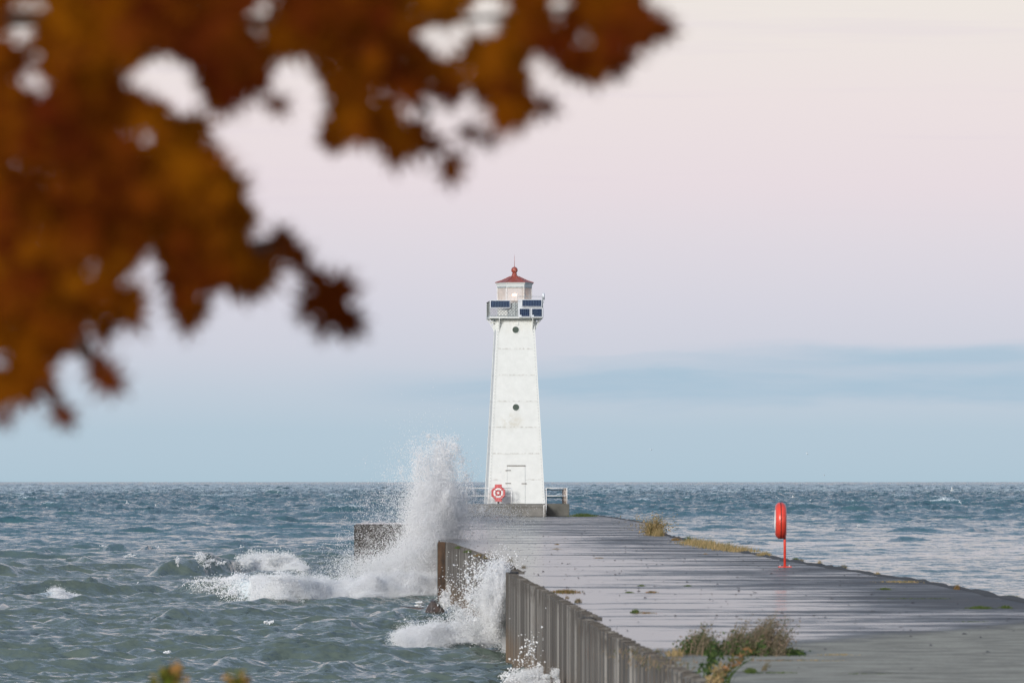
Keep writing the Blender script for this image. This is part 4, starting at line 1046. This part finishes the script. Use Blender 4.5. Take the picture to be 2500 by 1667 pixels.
for px_, py_, w_, h_, mt, lb in ((1566, 1430, 16, 5, G_GREEN, 'dark green tuft standing in the thin bright puddle'), (1679, 1430, 18, 4, G_GREEN, 'olive tuft at the right end of the thin bright puddle'),
                                 (1535, 1446, 20, 4, G_GREEN, 'flat olive tuft below the bright puddle'), (1590, 1446, 28, 6, G_MIX, 'brownish ragged tuft right of the flat olive one'),
                                 (1550, 1495, 22, 12, G_GREEN, 'bright green spiky tuft in front of the olive tufts'), (1575, 1496, 46, 5, G_MIX, 'low brown mat beside the bright green spiky tuft'),
                                 (1722, 1352, 10, 3, G_MIX, 'speck of moss on the pale deck near the grass strip'), (1360, 1329, 12, 3, G_MIX, 'pair of dark flecks of weed far along the pale deck'),
                                 (1358, 1340, 24, 3, G_MIX, 'thin mossy fleck on the pale deck left of centre'), (1462, 1362, 24, 3, G_MIX, 'thin brown fleck of moss on the pale deck near centre')):
    tuft('grass_clump', px_, py_, w_, h_, mt, 130, lb, group=DG, dep=.35)
def moss(px0, px1, py, h, mt, label, n=40):
    rg = np.random.default_rng(int(px0)); a, b_ = PG(px0, py), PG(px1, py); pr = []
    m_ = max(3, int((b_.x - a.x) / .22))
    for i in range(m_):
        if rg.random() < .25: continue
        c_ = a.lerp(b_, (i + .5) / m_); pr.append(blades(rg, n, (c_.x, c_.y), .22, .18, h / F * c_.y * rg.uniform(.3, 1.2), (0, 0), .008, .5))
    V, Fc, T = join(pr); o = npmesh('moss_line', V, Fc, mt, None, False, {'tone': T}); return tag(o, label, 'moss', DG)
moss(1840, 1925, 1612, 6, G_MIX, 'dark brown weed line in the joint behind the leaning plant')
moss(1940, 2105, 1612, 5, G_GOLD, 'broken straw coloured moss line in the pale slab joint')
moss(2010, 2180, 1644, 4, G_GREEN, 'faint green moss line across the pale slab near the bottom')
moss(2160, 2320, 1461, 3, G_GREEN, 'thin dark moss line on the wet deck toward the right')
moss(2030, 2060, 1598, 4, G_GOLD, 'tiny yellowish sprout alone on the pale concrete')
moss(2350, 2410, 1517, 3, G_GREEN, 'thin green moss line near the start of the pale concrete at right')
# the big wind-blown clump in front
def big_clump():
    rg = np.random.default_rng(21)
    c0 = PG(1790, 1597); k = F / c0.y
    e = empty('weed_clump', (c0.x, c0.y, 0), 'big wind blown clump of green weeds and pinkish dry stems in the foreground', 'weed')
    pr = []
    for px_, w_, h_, n, ln in ((1700, 34, 62, 45, .22), (1722, 26, 88, 40, .25), (1745, 30, 58, 40, .2), (1800, 34, 70, 90, .3), (1812, 26, 95, 60, .28), (1850, 44, 84, 190, .38), (1868, 38, 98, 190, .40), (1898, 34, 82, 130, .45), (1918, 22, 60, 60, .5)):
        c_ = PG(px_ - 14, 1597); pr.append(blades(rg, n, (c_.x, c_.y), w_ / k, .7, h_ / k * 1.22, (ln, 0), .0055, .15, seg=4))
        tp = pr[-1][3]
        for rep in range(3):
            f_ = rg.uniform(.45, 1.0, len(tp))[:, None]; rt = np.array([c_.x, c_.y, 0])
            C = tp.copy(); C[:, 2] *= f_[:, 0]; C[:, 0] = C[:, 0] - (1 - f_[:, 0] ** 1.7) * ln * (h_ / k)
            C += rg.normal(size=C.shape) * np.array([.03, .05, .03]); pr.append(leaves(rg, C, .020))
    V, Fc, T = join(pr); npmesh('dry_stems', V, Fc, G_PINK, e, False, {'tone': T})
    pr = []
    for px_, w_, h_, n in ((1690, 40, 34, 900), (1715, 36, 44, 1300), (1735, 28, 32, 700), (1775, 36, 26, 500), (1800, 44, 46, 1300), (1835, 50, 38, 1000), (1870, 50, 22, 500), (1925, 36, 14, 500), (1945, 26, 8, 260)):
        c_ = PG(px_, 1598 - rg.uniform(0, 5)); C = np.array([c_.x, c_.y, 0])[None] + rg.normal(size=(n, 3)) * np.array([w_ / k * .34, .3, 0])
        C[:, 2] = np.abs(rg.normal(size=n)) * h_ / k * .45
        pr.append(leaves(rg, C, .028)); pr.append(blades(rg, n // 6, (c_.x, c_.y), w_ / k * .5, .5, h_ / k * 1.2, (.1, 0), .006, .3))
    V, Fc, T = join(pr); npmesh('green_leaves', V, Fc, G_LEAF, e, False, {'tone': T})
    c_ = PG(1652, 1600); p1 = blades(rg, 110, (c_.x, c_.y), 26 / k, .5, 26 / k, (-.1, 0), .007, .3)
    V, Fc, T = join([p1]); npmesh('yellow_grass', V, Fc, G_GOLD, e, False, {'tone': T})
big_clump()
def leaner():
    rg = np.random.default_rng(4); e = None
    c0 = PG(1745, 1664); e = empty('weed_clump', (c0.x, c0.y, 0), 'leaning yellow green plant sprouting at the wall edge below the big clump', 'weed')
    for (px_, py_, ln, h_, sc_, mt, nm) in ((1725, 1652, .35, 70, .040, G_LEAF, 'leafy_stem'), (1748, 1672, .85, 92, .034, G_MIX, 'leafy_stem'), (1765, 1668, .9, 110, .030, G_LEAF, 'leafy_stem'), (1740, 1680, .3, 60, .035, G_GOLD, 'leafy_stem')):
        c_ = PG(px_, py_); k = F / c_.y; pr = [blades(rg, 14, (c_.x, c_.y), .12, .2, h_ / k, (ln, 0), .009, .1, seg=5)]
        n = 80 if mt is G_GOLD else 130; t_ = rg.uniform(.1, 1, n); C = np.stack([c_.x + ln * h_ / k * t_ ** 1.7, c_.y + rg.normal(size=n) * .1, h_ / k * t_ * .9], 1) + rg.normal(size=(n, 3)) * np.array([.045, .03, .035])
        pr.append(leaves(rg, C, sc_)); V, Fc, T = join(pr); npmesh(nm, V, Fc, mt, e, False, {'tone': T})
leaner()
tuft('grass_clump', 1832, 1641, 26, 14, G_GREEN, 260, 'green sprout in the pale slab right of the leaning plant', group=DG, bits=120, dep=.4)
moss(1845, 1920, 1642, 5, G_GREEN, 'green moss line trailing right from the green sprout')
tuft('weed', 1865, 1636, 14, 26, G_PINK, 26, 'single dry stalk behind the green sprout', 'weed', group=DG, bits=50, lean=(.5, 0), spread=.12)
strip('grass_strip', [(1590, 1590), (1620, 1612), (1668, 1638)], 14, 60, G_PINK, 'grey dead grass along the top of the near wall', 31, 'weeds on top of the sheet pile wall')
# grit on the deck
rg = np.random.default_rng(9); n = 3000
yy = 60 + 300 * rg.random(n) ** .8; xl = np.interp(yy, [60, 90, 134, 135, 203, 285, 374], [2.2, 1.3, .1, .1, -2.4, -3.2, -3.4]); xr = np.interp(yy, [60, 105, 149, 198, 236, 300, 374], [10, 9.3, 7.9, 6.6, 6.2, 7.0, 5])
xx = xl + (xr - xl) * rg.random(n)
C = np.stack([xx, yy, np.full(n, .006)], 1)
rr_ = .008 + .035 * rg.random(n) ** 3
T_ = np.array([[1, 0, 0], [-.5, .86, 0], [-.5, -.86, 0], [0, 0, .5]])
V = (T_[None] * rr_[:, None, None] * rg.uniform(.5, 1.6, (n, 1, 3)) + C[:, None]).reshape(-1, 3)
Fa = (np.arange(n)[:, None, None] * 4 + np.array([[0, 1, 3], [1, 2, 3], [2, 0, 3]])[None]).reshape(-1, 3)
o = npmesh('grit', V, Fa, M_ROCK); tag(o, 'dark grit and pebbles scattered over the wet deck', 'gravel', None, 'stuff')

# ------------------------------------------------------------------ gulls
M_GULL = simple('gull_feathers', (.80, .82, .82), .7, 0, .2, 6)
def gull(px, py, Y, sc, rz, flap, label, roll=0):
    c = P(px, py, Y); q = MB()
    prof = [(.004, -.24), (.03, -.2), (.05, -.12), (.065, 0), (.055, .1), (.04, .15), (.042, .18), (.03, .215), (.008, .235), (.004, .26)]
    Mb = Matrix.Rotation(math.pi / 2, 3, 'Y') @ Matrix.Diagonal((1, 1, 1))
    q.lathe(prof, (0, 0, 0), 10, Mb)
    for s_ in (-1, 1):
        sec = [(0.0, 0.0, .13), (.20, .20 * math.tan(flap), .12), (.42, .20 * math.tan(flap) + .22 * math.tan(flap * .35), .075), (.60, .20 * math.tan(flap) + .40 * math.tan(flap * .2), .01)]
        vs = []
        for (l, z_, ch) in sec:
            for a, tz in ((ch * .55, 0), (0, .012), (-ch * .45, 0), (0, -.008)): vs.append((a - l * .18, s_ * (l + .03), z_ + tz))
        fs = [(i * 4 + k, i * 4 + (k + 1) % 4, i * 4 + 4 + (k + 1) % 4, i * 4 + 4 + k) for i in range(3) for k in range(4)]
        q.add(vs, fs)
    q.add([(-.2, -.02, 0), (-.2, .02, 0), (-.33, .05, 0), (-.33, -.05, 0), (-.2, 0, .01)], [(0, 1, 2, 3), (0, 4, 1), (1, 4, 2), (2, 4, 3), (3, 4, 0)])
    Mr = Matrix.Rotation(rz, 3, 'Z') @ Matrix.Rotation(roll, 3, 'X')
    q.v = [tuple(Mr @ Vector(v_) * sc) for v_ in q.v]
    me_o = q.build('gull', M_GULL, None, True); me_o.location = c
    tag(me_o, label, 'gull', 'gulls over the lake')
rad = math.radians
gull(2324, 1197, 700, .95, rad(190), rad(62), 'white gull with raised wings just under the horizon at far right')
gull(2344, 1226, 700, .8, rad(25), rad(20), 'gull gliding low below the one with raised wings', rad(35))
gull(1901, 1216, 720, .7, rad(60), rad(35), 'gull nearest the top left of the red life ring', rad(25))
gull(1936, 1213, 720, .8, rad(200), rad(50), 'middle gull of the three above the red life ring')
gull(1978, 1221, 720, .7, rad(150), rad(45), 'rightmost gull of the three above the red life ring')
gull(17, 1227, 700, .9, rad(110), rad(55), 'white gull at the very left edge over the water', rad(60))
gull(310, 1228, 700, .8, rad(200), rad(40), 'gull with curved wing over the water left of centre', rad(-30))
gull(381, 1234, 700, .8, rad(30), rad(50), 'gull flapping just right of the curved wing gull')
gull(115, 1238, 650, .6, rad(20), rad(10), 'small gull low on the water near the left edge')
gull(1590, 1098, 700, .6, rad(60), rad(45), 'faint gull in the pale sky right of the lighthouse')
gull(1970, 1107, 700, .55, rad(160), rad(30), 'faint gull in the sky above the red life ring', rad(40))
gull(2012, 1160, 700, .55, rad(30), rad(30), 'faint gull just above the horizon right of the red life ring')

# ------------------------------------------------------------------ autumn maple overhanging the viewer
K = 2500 / 2352
OUT = [(-60, -60), (1420, -60), (1450, 10), (1490, 40), (1545, 72), (1480, 88), (1436, 108), (1445, 160), (1385, 165), (1350, 195), (1312, 165), (1262, 118), (1222, 84), (1188, 84), (1192, 150), (1215, 205), (1275, 250), (1205, 268), (1150, 285), (1120, 345), (1098, 290), (1060, 350), (1042, 435), (1018, 390), (1000, 340), (945, 325), (900, 390), (885, 330), (850, 305), (800, 310), (770, 370), (738, 315), (728, 285), (790, 262), (790, 215), (742, 190), (722, 135), (690, 115), (640, 105), (608, 140), (628, 245), (600, 215), (575, 190), (540, 215), (505, 262), (478, 262), (446, 305), (475, 352), (532, 352), (542, 420), (560, 480), (612, 538), (545, 515), (528, 550), (600, 582), (625, 625), (605, 690), (560, 662), (520, 635), (478, 662), (450, 725), (436, 765), (408, 720), (398, 650), (392, 590), (352, 572), (302, 630), (338, 722), (300, 735), (268, 715), (240, 780), (218, 745), (198, 695), (165, 715), (168, 790), (118, 825), (85, 870), (62, 925), (35, 920), (10, 890), (-60, 1000)]
OUT = np.array(OUT) * K
HOLES = [(385, 178, 48, 34, .7), (425, 225, 42, 32, .7), (55, 48, 28, 42, .5), (1110, 33, 46, 26, 0), (1035, 106, 32, 32, 0), (968, 85, 20, 20, 0), (1082, 262, 38, 28, .5), (1042, 312, 32, 28, 0), (310, 180, 16, 24, 0), (70, 190, 24, 18, .9), (970, 240, 14, 14, 0), (205, 612, 14, 18, 0), (620, 8, 22, 20, 0), (0, 825, 14, 26, 0), (1010, 360, 14, 14, 0), (1290, 8, 30, 14, 0), (860, 245, 10, 10, 0)]
def inside(x, y, grow=1.0):
    h = np.zeros(x.shape, bool)
    c = np.zeros(x.shape, bool); n = len(OUT); j = n - 1
    for i in range(n):
        xi, yi = OUT[i]; xj, yj = OUT[j]
        c ^= ((yi > y) != (yj > y)) & (x < (xj - xi) * (y - yi) / (yj - yi + 1e-9) + xi); j = i
    for hx, hy, a, b_, r_ in HOLES:
        u = (x - hx * K) * math.cos(r_) + (y - hy * K) * math.sin(r_); v_ = -(x - hx * K) * math.sin(r_) + (y - hy * K) * math.cos(r_)
        h |= ((u / (a * K * grow)) ** 2 + (v_ / (b_ * K * grow)) ** 2) < 1
    return c, h
# five-lobed maple leaf outline, unit size
LEAF = np.array([(0, -.48), (.05, -.12), (.36, -.32), (.22, -.06), (.58, .04), (.18, .12), (.38, .44), (.09, .24), (0, .66), (-.09, .24), (-.38, .44), (-.18, .12), (-.58, .04), (-.22, -.06), (-.36, -.32), (-.05, -.12)])
def maple():
    rg = np.random.default_rng(31)
    e = empty('maple_tree', (-4.2, 9.5, -.35), 'out of focus autumn maple with brown orange leaves overhanging the top left', 'tree')
    VS, FS, TN, T2 = [], [], [], []; k = 0; centers = []
    def put(px, py, Y, size, rot, tx, tz, tn, tn2):
        nonlocal k
        L = LEAF * size; z_ = .18 * size * np.cos(L[:, 0] / size * 4) * rg.uniform(-1, 1)
        v = np.stack([L[:, 0], z_, L[:, 1]], 1)
        M_ = np.array(Matrix.Rotation(rot, 3, 'Y') @ Matrix.Rotation(tz, 3, 'Z') @ Matrix.Rotation(tx, 3, 'X'))
        v = v @ M_.T + np.array(P(px, py, Y))
        c_ = v.mean(0); VS.append(np.vstack([v, c_])); n = len(v)
        FS.append(np.array([[i, (i + 1) % n, n] for i in range(n)]) + k); k += n + 1
        TN.append(np.full(n + 1, tn)); T2.append(np.full(n + 1, tn2))
    gaps = [(hx * K, hy * K) for hx, hy, *_ in HOLES] + [(rg.uniform(0, 1500), rg.uniform(0, 900)) for _ in range(45)] + [(K * x_, K * y_) for x_, y_ in ((905, 285), (930, 255), (1000, 270), (1010, 235), (985, 290), (1060, 215), (200, 620), (270, 295), (320, 620), (290, 655), (120, 390), (100, 215), (60, 170), (1340, 100), (1120, 60), (1180, 20), (700, 130), (860, 180), (570, 35), (1130, 250))]
    gaps = np.array(gaps)
    cnt = 0; tries = 0
    tonef = lambda x, y: .5 + .25 * math.sin(x * .006 + 1) * math.cos(y * .007) + .2 * math.sin(x * .013 - y * .011)
    while cnt < 3100 and tries < 120000:
        tries += 1
        px, py = rg.uniform(-70, 1650), rg.uniform(-70, 990)
        small = cnt > 650
        Y = rg.uniform(7.6, 11.8)
        size = (rg.uniform(.030, .055) if small else rg.uniform(.055, .095)) * Y / 8.2; rot = rg.uniform(0, 6.28); s_ = size * F / Y
        tx, tz = rg.normal() * .55, rg.normal() * .55
        c_, sn = math.cos(rot), math.sin(rot)
        ox = (LEAF[:, 0] * c_ + LEAF[:, 1] * sn) * s_ * .85; oy = -(-LEAF[:, 0] * sn + LEAF[:, 1] * c_) * s_ * .85
        ins_, hol = inside(px + ox, py + oy, 1.0)
        if hol.mean() > .07: continue
        if np.hypot(gaps[:, 0] - px, gaps[:, 1] - py).min() < .27 * s_: continue
        if ins_.mean() < (.50 if small else .60): continue
        put(px, py, Y, size, rot, tx, tz, min(1, max(0, tonef(px, py) * .78 + rg.normal() * .2)), rg.random()); cnt += 1
    # single leaves hanging clear of the mass (photo pixels at 2352 scale)
    for (x, y, s_, rot, tn) in ((755, 690, .062, 2.7, .12), (735, 668, .045, 1.0, .15), (795, 735, .040, 2.3, .1), (712, 700, .035, 3.6, .15), (690, 585, .026, .8, .3), (665, 555, .022, 2.2, .2), (245, 868, .040, 2.2, .2), (215, 848, .032, 2.0, .25), (262, 880, .026, 2.4, .2),
                                (140, 950, .034, 2.7, .25), (150, 962, .022, 2.4, .15), (6, 960, .026, 2.8, .2), (1035, 395, .030, 3.1, .12), (1036, 372, .026, 3.0, .2), (1525, 70, .030, 1.7, .1), (1495, 52, .032, 1.5, .1), (1120, 318, .026, 3.0, .05),
                                (430, 740, .030, 3.2, .35), (640, 545, .034, 2.2, .3), (610, 600, .045, 2.6, .35), (690, 605, .026, 2.4, .15), (655, 590, .022, 2.0, .2), (718, 640, .034, 2.5, .12), (228, 825, .022, 2.2, .25), (120, 900, .02, 2.6, .25), (60, 905, .03, 2.9, .35), (95, 850, .034, 2.6, .4), (30, 900, .034, 2.8, .5), (1075, 300, .028, 2.9, .15), (1320, 150, .04, 2.4, .2), (1400, 110, .05, 2.0, .2), (1460, 60, .05, 1.8, .12), (1470, 88, .03, 1.9, .15), (300, 722, .04, 2.6, .4), (235, 760, .034, 3.0, .4), (165, 745, .03, 2.8, .5), (432, 700, .04, 3.0, .4), (905, 355, .034, 3.0, .3), (885, 310, .04, 2.8, .3), (995, 330, .036, 3.3, .3), (950, 315, .03, 3.3, .3), (850, 295, .034, 3.0, .45), (770, 335, .022, 3.1, .3), (560, 655, .034, 3.0, .4), (590, 650, .03, 2.8, .3), (640, 240, .026, 2.5, .3), (1250, 245, .03, 1.9, .1), (1180, 268, .03, 2.7, .2), (1360, 170, .03, 2.9, .2), (780, 650, .034, 2.4, .12), (808, 745, .03, 2.4, .12), (740, 745, .03, 3.1, .12), (1420, 172, .02, 2.1, .1), (620, 235, .022, 2.4, .1)):
        put(x * K, y * K, 9.6 + rg.uniform(-.3, .3), s_ * 2.2, rot, rg.normal() * .3, rg.normal() * .3, tn, rg.random())
    # the rest of the crown, left of and above the view
    for i in range(1500):
        Y = rg.uniform(8.0, 12.2); x_ = rg.uniform(-5.2, -.115 * Y); z_ = 2.35 + .25 * math.sin(x_ * 2.1) + abs(rg.normal()) * .75
        L_ = (x_ / Y * F + 1250, 1174.5 - (z_ - EYE) / Y * F)
        put(L_[0], L_[1], Y, rg.uniform(.06, .10), rg.uniform(0, 6.28), rg.normal() * .55, rg.normal() * .55, rg.uniform(.1, .9), rg.random())
    for i in range(1100):
        Y = rg.uniform(7.8, 12.0); u_ = rg.uniform(-60, 1560)
        put(u_, -110 - abs(rg.normal()) * 620 * (1 - .4 * u_ / 1560), Y, rg.uniform(.055, .09), rg.uniform(0, 6.28), rg.normal() * .55, rg.normal() * .55, rg.uniform(.1, .9), rg.random())
    V = np.concatenate(VS); Fc = np.concatenate(FS)
    m, t, b, pos = mat('maple_leaves')
    at = t.n('ShaderNodeAttribute'); at.attribute_name = 'tone'; a2 = t.n('ShaderNodeAttribute'); a2.attribute_name = 'tone2'
    c = t.ramp(at.outputs['Fac'], [(0, (.14, .020, .004, 1)), (.35, (.22, .050, .003, 1)), (.6, (.29, .084, .002, 1)), (.85, (.35, .108, .002, 1)), (1, (.42, .14, .003, 1))])
    c = t.mix(t.math('MULTIPLY', a2.outputs['Fac'], .35), c, (.11, .030, .006, 1))
    t.put(b.inputs['Base Color'], c); b.inputs['Roughness'].default_value = .8; b.inputs['Specular IOR Level'].default_value = .02
    tl = t.n('ShaderNodeBsdfTranslucent'); t.put(tl.inputs[0], c)
    mx = t.n('ShaderNodeMixShader'); mx.inputs[0].default_value = .5
    Lk = m.node_tree.links; Lk.new(b.outputs[0], mx.inputs[1]); Lk.new(tl.outputs[0], mx.inputs[2]); Lk.new(mx.outputs[0], m.node_tree.nodes['Material Output'].inputs[0])
    npmesh('crown', V, Fc, m, e, False, {'tone': np.concatenate(TN), 'tone2': np.concatenate(T2)})
    bark = simple('maple_bark', (.07, .05, .038), .9, 0, .4, 9, .4)
    MB().tube([(-4.2, 9.5, -.5), (-4.15, 9.45, .8), (-4.0, 9.3, 2.2), (-3.7, 9.1, 3.8), (-3.6, 9.1, 6.0)], [.22, .17, .15, .11, .05], 12).build('trunk', bark, e, True)
    def pt(x, y, Y): return P(x * K, y * K, Y)
    q = MB()
    for ln in ([Vector((-4.0, 9.3, 2.4)), Vector((-2.6, 10.6, 3.0)), pt(-60, 40, 12.1), pt(300, 50, 12.1), pt(620, 50, 12.1), pt(900, 60, 12.1), pt(1180, 35, 12), pt(1400, 15, 12)],
               [Vector((-4.05, 9.35, 2.1)), Vector((-2.6, 10.6, 2.6)), pt(-60, 330, 12.1), pt(200, 400, 12), pt(430, 480, 12), pt(560, 590, 11.9)],
               [pt(200, 400, 12), pt(120, 600, 12), pt(50, 780, 12)], [pt(620, 50, 12.1), pt(880, 170, 12), pt(990, 260, 11.9)], [pt(560, 590, 11.9), pt(650, 560, 10.5), pt(740, 660, 9.7)], [pt(120, 600, 12), pt(190, 800, 10.5), pt(235, 850, 9.7)], [pt(50, 780, 12), pt(110, 890, 10.5), pt(140, 940, 9.7)]):
        n = len(ln); q.tube(ln, [.03 * (1 - i / n) ** 1.5 + .002 for i in range(n)], 6)
    q.build('limb', bark, e, True)
maple()
# two shrubs just poking into the bottom of the frame
def shrub(px, label, tips, seed):
    rg = np.random.default_rng(seed); Y = 24.0; b0 = P(px, 1700, Y)
    z0 = -.35 - (Y - 20) * .055
    e = empty('shrub', (b0.x, Y, z0), label, 'shrub', 'blurred shrubs at the bottom edge')
    q = MB(); C = []; T = []
    for (tx, ty, w_, n, tn) in tips:
        c_ = P(tx, ty, Y); q.tube([(b0.x + rg.normal() * .02, Y, z0), (b0.x * .4 + c_.x * .6, Y, c_.z * .6 + z0 * .4), (c_.x, Y, c_.z - .01)], [.008, .006, .003], 5)
        C.append(np.array(c_)[None] + rg.normal(size=(n, 3)) * np.array([w_ / F * Y, .04, w_ / F * Y])); T.append(np.clip(tn + rg.normal(size=n) * .12, 0, 1))
    q.build('stem', bpy.data.materials['maple_bark'], e, True)
    C = np.concatenate(C); T = np.concatenate(T); lo = C[:, 2] > z0
    V, Fc, Tn = leaves(rg, C, .022, T)
    npmesh('foliage', V, Fc, G_SH, e, False, {'tone': Tn})
G_SH = veg_mat('shrub_leaf', (.12, .18, .02, 1), (.55, .28, .10, 1), .4)
shrub(405, 'blurred shrub tip with orange and green leaves at the bottom left', [(430, 1632, 9, 26, .8), (437, 1648, 8, 22, .7), (408, 1646, 10, 60, .1), (412, 1662, 14, 70, .15), (420, 1668, 12, 40, .4), (374, 1665, 6, 14, .2), (405, 1635, 6, 12, .35), (410, 1690, 20, 80, .3)], 1)
shrub(575, 'blurred shrub tip right of the other one at the bottom edge', [(565, 1660, 10, 26, .75), (590, 1656, 9, 24, .5), (580, 1668, 12, 40, .2), (600, 1664, 8, 16, .85), (580, 1695, 20, 80, .3)], 2)
